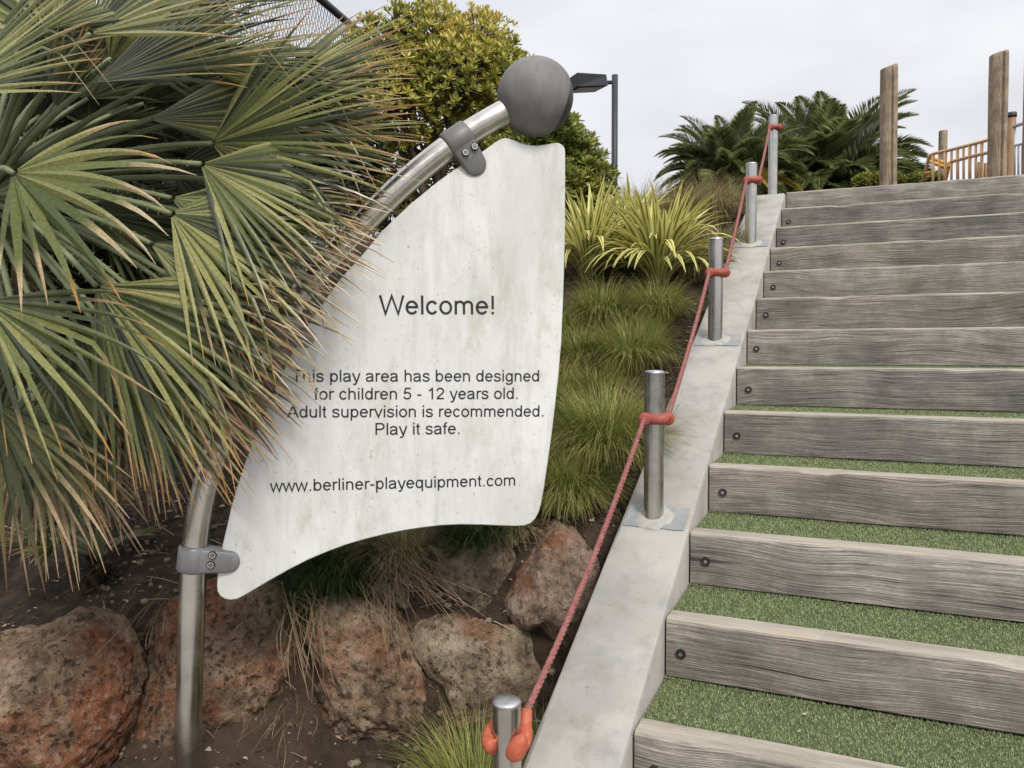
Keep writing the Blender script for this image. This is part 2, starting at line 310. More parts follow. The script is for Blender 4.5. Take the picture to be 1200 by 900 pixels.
MT['shrub'] = leafmat('shrub_leaf', [(.06, .08, .014), (.21, .23, .04), (.44, .42, .08), (.64, .55, .14), (.62, .38, .13)], [(.3, .25, .06), (.36, .22, .07)], .95, 1.3, .38, .2, False, .5)
MT['shrub2'] = leafmat('shrub_leaf_green', [(.06, .09, .02), (.17, .20, .04), (.32, .33, .07), (.48, .42, .11)], [(.2, .2, .06), (.3, .2, .07)], .95, 1.3, .38, .2, False, .5)
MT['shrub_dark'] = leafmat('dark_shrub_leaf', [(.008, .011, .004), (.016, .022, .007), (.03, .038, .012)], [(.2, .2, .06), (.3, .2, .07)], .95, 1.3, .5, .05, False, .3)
MT['litter'] = attr_mat('leaf_litter', 'r', [(0, (.06, .04, .025)), (.35, (.13, .09, .06)), (.75, (.26, .20, .14)), (.97, (.42, .36, .28))], .9, 0)

# panel: white board with grime
def panel_mat():
    m, N, L, p = newmat('grimy_white_board')
    tcn = N.new('ShaderNodeTexCoord'); o = tcn.outputs['Object']
    n = noise_tex(N, L, o, 3, 8, .65); c = ramp(N, [(.3, (.62, .635, .635)), (.6, (.70, .712, .712))]); L.new(n.outputs['Fac'], c.inputs[0]); col = c.outputs[0]
    def add(col, scale, st, lo, hi, amt, cc, detail=8, rough=.7):
        n = noise_tex(N, L, mapping(N, L, o, st, False), scale, detail, rough); r = ramp(N, [(lo, g(0)), (hi, g(amt))]); L.new(n.outputs['Fac'], r.inputs[0])
        return mixc(N, L, r.outputs[0], col, cc)
    col = add(col, 5, (1, 1, .3), .46, .72, .6, (.44, .44, .40))
    col = add(col, 26, (1, 1, .12), .50, .72, .55, (.42, .43, .38))
    col = add(col, 7, (1, 1, .5), .56, .70, .6, (.42, .42, .32))
    col = add(col, 14, (1, 1, 1), .52, .68, .35, (.46, .47, .43), 9, .8)
    col = add(col, 90, (1, 1, .8), .62, .70, .7, (.28, .27, .22), 4)
    col = add(col, 35, (2.5, 1, .5), .68, .71, .5, (.33, .32, .27), 8, .75)
    L.new(col, p.inputs['Base Color']); p.inputs['Roughness'].default_value = .45; p.inputs['Specular IOR Level'].default_value = .35
    n9 = noise_tex(N, L, o, 60, 4, .6); bump(N, L, p, n9.outputs['Fac'], .1, .001)
    return m
MT['panel'] = panel_mat()

# ------------------------------------------------------------------ mesh helpers
class MB:
    def __init__(s): s.v = []; s.f = []; s.t = []; s.r = []; s.s = []; s.mi = []
    def vert(s, p, t=0., r=0., ss=0.):
        s.v.append((p[0], p[1], p[2])); s.t.append(t); s.r.append(r); s.s.append(ss); return len(s.v)-1
    def face(s, *ix, mi=0): s.f.append(tuple(ix)); s.mi.append(mi)
    def mesh(s, name, mats, smooth=True, attrs=''):
        me = bpy.data.meshes.new(name); me.from_pydata(s.v, [], s.f)
        if not isinstance(mats, (list, tuple)): mats = [mats]
        for m in mats: me.materials.append(m)
        me.polygons.foreach_set('material_index', s.mi)
        me.polygons.foreach_set('use_smooth', [smooth]*len(s.f))
        for a in attrs:
            me.attributes.new(a, 'FLOAT', 'POINT').data.foreach_set('value', getattr(s, a))
        me.update(); return me
    def obj(s, name, mats, parent=None, smooth=True, attrs='', loc=None):
        if loc is not None:
            loc = Vector(loc); s.v = [(a-loc.x, b-loc.y, c-loc.z) for a, b, c in s.v]
        o = bpy.data.objects.new(name, s.mesh(name, mats, smooth, attrs)); COL.objects.link(o)
        if loc is not None: o.location = loc
        if parent is not None:
            o.parent = parent
            if loc is None: o.location = -Vector(parent.location) if parent.type == 'EMPTY' else Vector((0, 0, 0))
            else: o.location = loc-Vector(parent.location)
        return o
    def box(s, a, b, mi=0):
        x0, y0, z0 = a; x1, y1, z1 = b
        i = [s.vert(p) for p in ((x0,y0,z0),(x1,y0,z0),(x1,y1,z0),(x0,y1,z0),(x0,y0,z1),(x1,y0,z1),(x1,y1,z1),(x0,y1,z1))]
        for q in ((0,3,2,1),(4,5,6,7),(0,1,5,4),(1,2,6,5),(2,3,7,6),(3,0,4,7)): s.face(*[i[k] for k in q], mi=mi)
    def tube(s, pts, rad, n=12, cap=True, mi=0, closed=False, r=0.):
        pts = [Vector(p) for p in pts]; m = len(pts)
        if not isinstance(rad, (list, tuple)): rad = [rad]*m
        T = []
        for i in range(m):
            if closed: d = pts[(i+1) % m]-pts[i-1]
            else: d = pts[min(i+1, m-1)]-pts[max(i-1, 0)]
            T.append(d.normalized())
        up = Vector((0, 0, 1)) if abs(T[0].z) < .9 else Vector((1, 0, 0))
        nrm = (up-T[0]*up.dot(T[0])).normalized(); rings = []
        for i in range(m):
            nrm = (nrm-T[i]*nrm.dot(T[i])).normalized(); b = T[i].cross(nrm)
            rings.append([s.vert(pts[i]+(nrm*math.cos(2*math.pi*k/n)+b*math.sin(2*math.pi*k/n))*rad[i], i/max(1, m-1), r) for k in range(n)])
        for i in range(m if closed else m-1):
            A, B = rings[i], rings[(i+1) % m]
            for k in range(n): s.face(A[k], A[(k+1) % n], B[(k+1) % n], B[k], mi=mi)
        if cap and not closed:
            s.face(*rings[0][::-1], mi=mi); s.face(*rings[-1], mi=mi)
        return rings
    def strip(s, pts, wid, side, fold=0., r=0., t0=0., t1=1., three=True):
        # a leaf blade: pts centre line, wid widths, side vector(s), fold: how far the midrib sinks
        m = len(pts); prev = None
        for i in range(m):
            d = (pts[min(i+1, m-1)]-pts[max(i-1, 0)]); sd = side[i] if isinstance(side, list) else side
            n = sd.cross(d)
            if n.length > 1e-9: n.normalize()
            wv = sd*(wid[i]*.5); t = t0+(t1-t0)*i/(m-1)
            if three:
                row = [s.vert(pts[i]-wv, t, r, 0), s.vert(pts[i]+n*(fold*wid[i]), t, r, .5), s.vert(pts[i]+wv, t, r, 1)]
            else: row = [s.vert(pts[i]-wv, t, r, 0), s.vert(pts[i]+wv, t, r, 1)]
            if prev:
                for k in range(len(row)-1): s.face(prev[k], prev[k+1], row[k+1], row[k])
            prev = row

def empty(name, loc, label, cat, group=None):
    o = bpy.data.objects.new(name, None); COL.objects.link(o); o.location = loc; o.empty_display_size = .1
    return tag(o, label, cat, group)
def tag(o, label=None, cat=None, group=None, kind=None):
    if label: o['label'] = label
    if cat: o['category'] = cat
    if group: o['group'] = group
    if kind: o['kind'] = kind
    return o
def bevelmod(o, wd, seg=2, ang=30):
    b = o.modifiers.new('bevel', 'BEVEL'); b.width = wd; b.segments = seg; b.limit_method = 'ANGLE'; b.angle_limit = R(ang)
    return o
def smoothstep(a, b, x):
    t = min(1, max(0, (x-a)/(b-a))); return t*t*(3-2*t)
def lerp(a, b, t): return a+(b-a)*t
def catmull(P, n=6):
    out = []; m = len(P)
    for i in range(m-1):
        p0, p1, p2, p3 = P[max(i-1, 0)], P[i], P[i+1], P[min(i+2, m-1)]
        for k in range(n):
            t = k/n
            out.append(tuple(.5*((2*b)+(-a+c)*t+(2*a-5*b+4*c-d)*t*t+(-a+3*b-3*c+d)*t**3) for a, b, c, d in zip(p0, p1, p2, p3)))
    out.append(tuple(P[-1])); return out

# ------------------------------------------------------------------ stair geometry (fitted)
TH = .413063; RUN = .347066; RISE = .17
ST, CT = math.sin(TH), math.cos(TH)
C0 = Vector((.158752, 1.572892, EYE-1.11241))
U = Vector((ST, CT, 0)); RT = Vector((CT, -ST, 0))     # U climbs, RT runs to the right along a board
K1 = 13
def corner(k): return C0 + U*(k*RUN) + Vector((0, 0, k*RISE))
S0 = C0.x*ST+C0.y*CT
def sw(x, y):                                   # along the climb, and distance left of the board ends
    return x*ST+y*CT-S0, -((x-C0.x)*CT-(y-C0.y)*ST)
ZTOP = C0.z+K1*RISE
def zr(s): return C0.z+RISE*s/RUN               # ramp line height
def ground(x, y):
    s, wl = sw(x, y)
    nz_ = noise.noise(Vector((x*1.1, y*1.1, 0)))*.05+noise.noise(Vector((x*4, y*4, 3)))*.02
    zb = zr(s)-.09
    top = ZTOP-.05
    zb = zb if zb < top-.1 else top-.1*math.exp(-(zb-top+.1)/.1*.9)   # rounded brow
    zb = max(zb, .26)
    zf = .03+.17*smoothstep(.9, 2.6, y)
    m_ = smoothstep(2.42, 2.80, y)
    z = lerp(zf, zb, m_)
    far = smoothstep(3, 9, -wl-3.2)
    if -3.3 < wl < .04 and s < K1*RUN+.1:
        z = min(z, zr(s)-.5) if s > -.6 else min(z, 0.03)
    elif wl <= -3.3:
        z = min(z, max(zr(s)-.15, .03)) if s < K1*RUN else z
    return z+nz_*smoothstep(.2, 2.0, y+1)*(0.3 if -3.3 < wl < .3 else 1)
def ground_hit(px, py, y0=1.2, y1=12):
    y = y0
    while y < y1:
        P = at(px, py, y)
        if P.z <= ground(P.x, P.y): return P
        y += .01
    return at(px, py, y1)
# the ground as one sheet
def build_ground():
    xs = np.unique(np.concatenate([-np.geomspace(4, 400, 26), np.arange(-4, 4, .045), np.geomspace(4, 400, 26)]))
    ys = np.unique(np.concatenate([-np.geomspace(.5, 400, 22), np.arange(-.5, 1.4, .15), np.arange(1.4, 7.2, .045), np.geomspace(7.2, 600, 34)]))
    mb = MB(); idx = []
    for y in ys:
        idx.append([mb.vert((x, y, ground(x, y))) for x in xs])
    for j in range(len(ys)-1):
        for i in range(len(xs)-1): mb.face(idx[j][i], idx[j][i+1], idx[j+1][i+1], idx[j+1][i])
    tag(mb.obj('ground', MT['soil']), kind='structure')
build_ground()

def build_bounce_path():  # unseen paving, added to lift light from below onto the steel
    mb = MB(); xs = np.linspace(-7, 7, 8); ys = np.linspace(-9, 1.45, 6); ids = []
    for y in ys:
        ids.append([mb.vert((x, y, max(.0, .03+.17*smoothstep(.9, 2.6, y))+.035)) for x in xs])
    for j in range(len(ys)-1):
        for i in range(len(xs)-1):
            if xs[i] >= 1 and ys[j+1] > .8: continue
            mb.face(ids[j][i], ids[j][i+1], ids[j+1][i+1], ids[j+1][i])
    tag(mb.obj('unseen_bounce_path', MT['concrete'], smooth=False), kind='structure')
build_bounce_path()

# ------------------------------------------------------------------ timber stairs
BW = 3.2; BT = .085; BH = .169
ORD = {1: 'lowest', 2: 'second'}
def build_stairs():
    st = empty('timber_staircase', C0, 'wide outdoor staircase of weathered grey timber risers with green turf treads, rising to the playground', 'staircase')
    # one board, its length along X, front face at y=0, top at z=0
    mb = MB(); nx = 64; ny = [0, .0, BT, BT]; rnd = random.Random(4)
    prof = [(0.004, -BH), (0, -BH+.004), (0, -.010), (.003, -.003), (.010, 0), (BT-.008, 0), (BT, -.008), (BT, -BH)]
    def board(seed):
        mb = MB(); rows = []
        for i in range(nx+1):
            x = BW*i/nx; row = []
            for j, (y, z) in enumerate(prof):
                dz = noise.noise(Vector((x*2.5+seed*9, j*.7, 0)))*.0022; dy = noise.noise(Vector((x*3+seed*9, j*.7, 9)))*.0018
                if j in (2, 3, 4): dz += -abs(noise.noise(Vector((x*9+seed*5, 4, 2))))*.004-max(0, noise.noise(Vector((x*4+seed*7, 8, 2)))-.35)*.03
                row.append(mb.vert((x, y+dy, z+dz)))
            rows.append(row)
        n = len(prof)
        for i in range(nx):
            for j in range(n): mb.face(rows[i][j], rows[i+1][j], rows[i+1][(j+1) % n], rows[i][(j+1) % n])
        mb.face(*rows[0]); mb.face(*rows[-1][::-1])
        return mb
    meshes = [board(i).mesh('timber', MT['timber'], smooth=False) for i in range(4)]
    # bolt: dark counterbore ring, washer, hex head
    bm = MB(); c = []
    for (rr, yy) in ((.0145, .001), (.0145, -.003), (.0105, -.003), (.008, -.001)):
        c.append([bm.vert((rr*math.cos(a*math.pi/12), yy, rr*math.sin(a*math.pi/12))) for a in range(24)])
    for q in range(3):
        for a in range(24): bm.face(c[q][a], c[q+1][a], c[q+1][(a+1) % 24], c[q][(a+1) % 24], mi=0)
    h0 = [bm.vert((.006*math.cos(a*math.pi/3), -.0005, .006*math.sin(a*math.pi/3))) for a in range(6)]
    h1 = [bm.vert((.006*math.cos(a*math.pi/3), -.0055, .006*math.sin(a*math.pi/3))) for a in range(6)]
    for a in range(6): bm.face(h0[a], h0[(a+1) % 6], h1[(a+1) % 6], h1[a], mi=1)
    bm.face(*h1, mi=1); bm.face(*c[3][::-1], mi=0)
    boltme = bm.mesh('bolt', [MT['boltdark'], MT['boltbright']], smooth=False)
    rz = -TH
    # turf tread: backing slab and blades, one mesh shared by all treads
    TD = RUN-BT-.004
    tb = MB(); rnd = random.Random(7)
    def sl(x, y): return noise.noise(Vector((x*3, y*9, 1)))*.003
    gx, gy = 60, 6; ids = [[tb.vert((BW*i/gx, TD*j/gy, -.004+sl(BW*i/gx, TD*j/gy))) for j in range(gy+1)] for i in range(gx+1)]
    for i in range(gx):
        for j in range(gy): tb.face(ids[i][j], ids[i+1][j], ids[i+1][j+1], ids[i][j+1], mi=0)
    for i in range(gx):
        a = tb.vert((BW*i/gx, 0, -.09)); b = tb.vert((BW*(i+1)/gx, 0, -.09)); tb.face(a, b, ids[i+1][0], ids[i][0], mi=0)
    for q in range(66000):
        x = rnd.random()**1.25*BW; y = rnd.random()*TD; a = rnd.random()*6.283; ln = rnd.uniform(.004, .0085); le = rnd.uniform(.2, 1.3)
        if rnd.random() < .12: y = TD-rnd.random()*.012; ln *= 1.4
        base = Vector((x, y, -.004+sl(x, y))); tip = base+Vector((math.cos(a)*le, math.sin(a)*le, 1.0)).normalized()*ln
        b = a+1.57; wv = Vector((math.cos(b), math.sin(b), 0))*.0011
        v = rnd.random(); r_ = v*.86 if rnd.random() > .012 else 1
        i0 = tb.vert(base-wv, 0, r_); i1 = tb.vert(base+wv, 0, r_); i2 = tb.vert(tip, 0, r_); tb.face(i0, i1, i2, mi=1)
    turfme = tb.mesh('turf_tread', [MT['turfbase'], MT['turf']], smooth=False, attrs='r')
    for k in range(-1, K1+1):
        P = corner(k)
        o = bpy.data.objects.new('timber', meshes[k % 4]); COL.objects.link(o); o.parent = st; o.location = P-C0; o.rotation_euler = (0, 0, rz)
        if k == K1: pass
        else:
            for x in (.045, BW-.045):
                b = bpy.data.objects.new('bolt', boltme); COL.objects.link(b); b.parent = o; b.location = (x+rnd.uniform(-.005, .006), -.002, -.094+rnd.uniform(-.006, .006)); b.rotation_euler = (0, rnd.random()*3, 0)
            t = bpy.data.objects.new('turf_tread', turfme); COL.objects.link(t); t.parent = st; t['kind'] = 'stuff'
            t.location = P-C0+U*BT+Vector((0, 0, 0)); t.rotation_euler = (0, 0, rz)
build_stairs()

# ------------------------------------------------------------------ concrete ramp beside the stairs
W0, W1 = .006, .242
RTOP = .0
def ramp_pt(s, wl, dz=0): return C0+U*s-RT*wl+Vector((0, 0, zr(s)-C0.z+RTOP+dz))
def build_ramp():
    mb = MB(); ss = list(np.linspace(-.75, K1*RUN-.02, 120))+[K1*RUN+.01, K1*RUN+.4]
    prof = lambda s: [(W0, -1.6), (W0, -.014), (W0+.004, -.005), (W0+.014, 0), (W1-.014, 0), (W1-.004, -.005), (W1, -.014), (W1, -1.6)]
    rows = []
    for s in ss:
        zz = min(zr(s), zr(K1*RUN-.02)) if s > K1*RUN-.02 else zr(s)
        row = []
        for j, (wl, dz) in enumerate(prof(s)):
            P = C0+U*s-RT*wl; z = zz+dz if dz > -1 else min(zz-.6, C0.z-.9+max(0, s)*.4)
            n_ = noise.noise(Vector((s*3, j*1.3, 0)))*.0025+noise.noise(Vector((s*25, j*1.3, 5)))*.0012
            row.append(mb.vert((P.x, P.y, z+n_)))
        rows.append(row)
    m = len(rows[0])
    for i in range(len(rows)-1):
        for j in range(m-1): mb.face(rows[i][j], rows[i][j+1], rows[i+1][j+1], rows[i+1][j])
    mb.face(*rows[0][::-1]); mb.face(*rows[-1])
    o = mb.obj('concrete_ramp', MT['concrete'], loc=C0, smooth=False)
    for p_ in o.data.polygons: p_.use_smooth = True
    o.data.set_sharp_from_angle(angle=R(30))
    o.rotation_euler = (0, 0, 0)
    return tag(o, 'pale grey sloping concrete stringer wall between the timber stairs and the planted bank', 'concrete wall')
RAMP = build_ramp()

def hit_ramp(px, py):
    d = ray(px, py); n = U*(-RISE/RUN)+Vector((0, 0, 1)); t = (C0-Vector((0, 0, EYE))).dot(n)/d.dot(n)
    return Vector((0, 0, EYE))+d*t
# ------------------------------------------------------------------ steel posts with rope clamps
def lathe(mb, c, prof, n=32, mi=0):
    rings = [[mb.vert((c[0]+r*math.cos(2*math.pi*k/n), c[1]+r*math.sin(2*math.pi*k/n), c[2]+z)) for k in range(n)] for r, z in prof]
    for i in range(len(rings)-1):
        for k in range(n): mb.face(rings[i][k], rings[i][(k+1) % n], rings[i+1][(k+1) % n], rings[i+1][k], mi=mi)
    mb.face(*rings[-1], mi=mi)
    return rings
def steel_post(base, h, rad, label, clampz, kind='bar', facing=None):
    t = empty('steel_post', base, label, 'steel post', 'steel posts holding the red rope beside the stairs')
    mb = MB(); lathe(mb, base, [(rad, -.15), (rad, h-.006)]); o = mb.obj('tube', MT['steel'], t)
    o.data.set_sharp_from_angle(angle=R(40))
    mb = MB(); lathe(mb, base, [(rad*.985, h-.006), (rad*1.01, h-.005), (rad*1.01, h-.001), (rad*.95, h+.003), (rad*.7, h+.006), (rad*.3, h+.007)]); mb.obj('cap', MT['steelcap'], t)
    mb = MB(); cz = base+Vector((0, 0, clampz))
    if kind == 'bar':
        # barrel clamp: a thick plastic collar pulled out into two rounded sockets
        rr = .018; hw = rad+.022
        fx = RT*.98+U*.2; fx.normalize(); fy = Vector((-fx.y, fx.x, 0))
        n = 40; ring = []
        for i in range(n):
            a = 2*math.pi*i/n
            # superellipse path hugging the tube, longer to the sides
            ca, sa = math.cos(a), math.sin(a)
            ex = abs(ca)**.8*(1 if ca > 0 else -1); ey = abs(sa)**.9*(1 if sa > 0 else -1)
            ring.append(cz+fx*(ex*(rad+.004)+.006)+fy*(ey*(rad+.004)))
        mb.tube(ring, [rr*(1+.12*abs(math.cos(2*math.pi*i/n))) for i in range(n)], 14, closed=True)
        for sgn in (-1, 1):
            c = cz+fx*(rad+.012)-fy*.004 if sgn > 0 else cz-fx*(rad-.004)-fy*.024
            mb.tube([c-fy*.030, c-fy*.027, c+fy*.027, c+fy*.030], [.014, .021, .021, .014], 18)
        o = mb.obj('rope_clamp', MT['red'], t)
        hb = MB(); c = cz+fx*(rad+.012)-fy*.0335; hb.tube([c-fy*.0015, c+fy*.004], [.010, .010], 14); hb.obj('socket', MT['boltdark'], o).location = (0, 0, 0)
    else:
        # open clamp seen from above: hook behind the post ending in two rounded jaws
        fx = Vector((1, 0, 0)); fy = Vector((0, 1, 0)); ring = []
        for i in range(25):
            a = R(-40)+R(262)*i/24; q = i/24
            ring.append(cz+fx*math.cos(a)*(rad+.010)+fy*math.sin(a)*(rad+.010)+Vector((0, 0, .030*math.sin(math.pi*min(1, q*1.2))-.004)))
        mb.tube(ring, .017, 14)
        def lobe(c, rx, ry, rz, ti, tw):
            rows = []; q_ = Matrix.Rotation(tw, 3, 'Z') @ Matrix.Rotation(ti, 3, 'Y')
            for j in range(17):
                th = math.pi*j/16; row = []
                for i in range(24):
                    v = Vector((rx*math.sin(th)*math.cos(i*math.pi/12), ry*math.sin(th)*math.sin(i*math.pi/12), rz*math.cos(th)))
                    v.x *= 1-.22*math.cos(th)                       # fuller towards the foot
                    row.append(mb.vert(c+q_@v))
                rows.append(row)
            for j in range(16):
                for i in range(24): mb.face(rows[j][i], rows[j+1][i], rows[j+1][(i+1) % 24], rows[j][(i+1) % 24])
        lobe(cz+fx*.024-fy*.032+Vector((0, 0, -.004)), .023, .019, .036, R(28), R(-10))
        lobe(cz-fx*(rad+.001)-fy*.004+Vector((0, 0, -.010)), .015, .022, .025, R(-12), R(10))
        c = cz+fx*(rad+.004)+fy*.004+Vector((0, 0, .004))
        mb.tube([c, c+Vector((.006, .016, .026)), c+Vector((.011, .030, .052))], [.019, .016, .012], 16)
        mb.obj('rope_clamp', MT['orangered'], t)
    return t, cz
pA = hit_ramp(766, 606); pB = hit_ramp(838, 399); pC = hit_ramp(879.5, 286)
def height_to(base, px, py):   # height of a vertical above base whose top is seen at py
    y = base.y; return at(px, py, y).z-base.z
PR = .0335
E_BASE = at(594, 860, 1.80); E_BASE.z = ground(E_BASE.x, E_BASE.y)
tE, cE = steel_post(E_BASE, height_to(E_BASE, 594, 822), PR, 'nearest steel post, left of the ramp foot, with open orange-red rope clamp', at(594, 866, 1.80).z-E_BASE.z, 'open')
tA, cA = steel_post(pA, height_to(pA, 767, 436), PR, 'steel post on the lower ramp with red barrel clamp, second nearest in the row', height_to(pA, 767, 490))
tB, cB = steel_post(pB, height_to(pB, 839, 280), PR, 'third steel post up the ramp, level with the yellow-striped plants', height_to(pB, 839, 320))
tC, cC = steel_post(pC, height_to(pC, 881, 192), PR, 'fourth steel post up the ramp, standing before the date palm', height_to(pC, 881, 212))
pD = ramp_pt(K1*RUN-.02, .135); 
sD = 0
for q in range(60):
    pD = ramp_pt(K1*RUN-.02, .135)+U*(q*.03); pD.z = zr(K1*RUN-.02)
    if project(pD)[0] < 905: continue
    break
while project(pD)[0] > 905.5: pD = pD-RT*.01
tD, cD = steel_post(pD, height_to(pD, 906, 136), PR, 'farthest steel post at the top of the ramp, in front of the palms', height_to(pD, 905, 150))
# mortar collars and patches on the ramp
def collars():
    n_ = (U*(-RISE/RUN)+Vector((0, 0, 1))).normalized()
    S_ = (U+Vector((0, 0, RISE/RUN))).normalized()
    for i, (p, pw) in enumerate(((pA, 1), (pB, 1.0), (pC, .8))):
        mb = MB(); rnd = random.Random(i+3); n = 40; rings = []
        for (q, dz) in ((.030, .012), (.045, .009), (.062, .006), (.068, .001)):
            ring = []
            for k in range(n):
                a = 2*math.pi*k/n; rr = q*(1+(.16*noise.noise(Vector((math.cos(a)*1.6+i*7, math.sin(a)*1.6, 0)))+.08*noise.noise(Vector((math.cos(a)*6+i*7, math.sin(a)*6, 3)))) if q > .05 else 1)
                ring.append(mb.vert(p-RT*(rr*math.cos(a))+S_*(rr*math.sin(a))+n_*(dz+.0015*rnd.random())))
            rings.append(ring)
        for j in range(3):
            for k in range(n): mb.face(rings[j][k], rings[j+1][k], rings[j+1][(k+1) % n], rings[j][(k+1) % n])
        mb.obj('mortar_collar', MT['mortar'], RAMP, loc=p)
        # rectangular repair patch behind the collar, edge to edge across the ramp
        s_, wl = sw(p.x, p.y); mb = MB(); rows = []
        for (ds) in (-.055, -.04, -.02, 0, .02, .04, .055):
            row = []
            for u_ in np.linspace(W0+.016, W1-.016, 14):
                j = noise.noise(Vector((u_*30, i*3, ds*10)))*.003
                row.append(mb.vert(ramp_pt(s_+ds+j, u_)+n_*.0035))
            rows.append(row)
        for a in range(6):
            for b in range(13): mb.face(rows[a][b], rows[a][b+1], rows[a+1][b+1], rows[a+1][b])
        mb.obj('patch', MT['patch'], RAMP, loc=p)
collars()

# ------------------------------------------------------------------ rope
def build_rope():
    fx = RT*.98+U*.2; fx.normalize(); fy = Vector((-fx.y, fx.x, 0))
    L_ = lambda c: c-fx*(PR-.002)-fy*.052
    Rr = lambda c: c+fx*(PR+.010)+fy*.034
    start = cE+Vector((PR+.014, .032, .052))
    segs = [(start, L_(cA), .035), (Rr(cA), L_(cB), .02), (Rr(cB), L_(cC), .015), (Rr(cC), L_(cD), .012)]
    path = []
    for i, (a, b, sag) in enumerate(segs):
        n = int((b-a).length/.01)
        for q in range(n):
            t = q/n; P = a.lerp(b, t); P.z -= sag*4*t*(1-t); path.append(P)
        if i < 3:       # through the clamp, behind the tube
            c, nx_ = b, segs[i+1][0]
            for q in range(10):
                t = q/10; P = c.lerp(nx_, t)+fy*(.0*math.sin(math.pi*t)); path.append(P)
    path.append(segs[-1][1])
    mb = MB(); rad = .0050; hel = .0045; d = 0; m = len(path)
    fr = []
    for i in range(m):
        T = (path[min(i+1, m-1)]-path[max(i-1, 0)]).normalized(); up = Vector((0, 0, 1)); n1 = (up-T*up.dot(T)).normalized(); fr.append((T, n1, T.cross(n1)))
    for k in range(3):
        pts = []; d = 0
        for i in range(m):
            if i: d += (path[i]-path[i-1]).length
            a = d/.044*2*math.pi+k*2.094
            pts.append(path[i]+fr[i][1]*(hel*math.cos(a))+fr[i][2]*(hel*math.sin(a)))
        mb.tube(pts, rad, 8)
    tag(mb.obj('rope', MT['rope'], loc=path[0]), 'faded red twisted rope strung from post to post up the ramp', 'rope')
build_rope()

# ------------------------------------------------------------------ welcome sign
SIG = R(10.5)
SP0 = at(235, 500, 2.22)                         # a point of the sign plane
SX = Vector((math.cos(SIG), math.sin(SIG), 0)); SN = Vector((math.sin(SIG), -math.cos(SIG), 0))   # SN faces the camera
SZ = Vector((0, 0, 1))
def on_sign(px, py, off=0.):
    d = ray(px, py); o_ = Vector((0, 0, EYE)); t = (SP0+SN*off-o_).dot(SN)/d.dot(SN); return o_+d*t
PANEL = [(591.7,162),(597,163),(602.7,164.8),(610,168),(617,170),(628,171),(639,169.7),(650,167.7),(655,168.2),(659,170.8),(661.3,174),(662,179),
 (662,215),(661.8,270),(660.5,325),(657.5,400),(654,440),(650,476),(646,510),(641,545),(637,572),(633.5,591),(631,600),(627,607.5),(621.5,613),(614,615.8),(603,616.3),(588,615.8),(565,614.8),(539,614.4),(516,615.5),(494.6,618),(472,621.5),(450,626),
 (428,631.5),(405.6,638),(384,646),(361,655.7),(340,666.5),(316.7,679.5),(300,689.5),(285.6,698),(278,701.6),(271,702.6),(264,701.5),(258.5,698),(255.3,693),(254.4,686),(255.3,671),(259,648),(262.3,633),(267,613),(271.7,592),(279,567),(286,546),(299,509),(316.7,467),(339,420),(366,373),(397,329),(427,296),(447,271.5),(480,240),(513,213),(540,194),(568,176),(580,167),(586,163.4)]
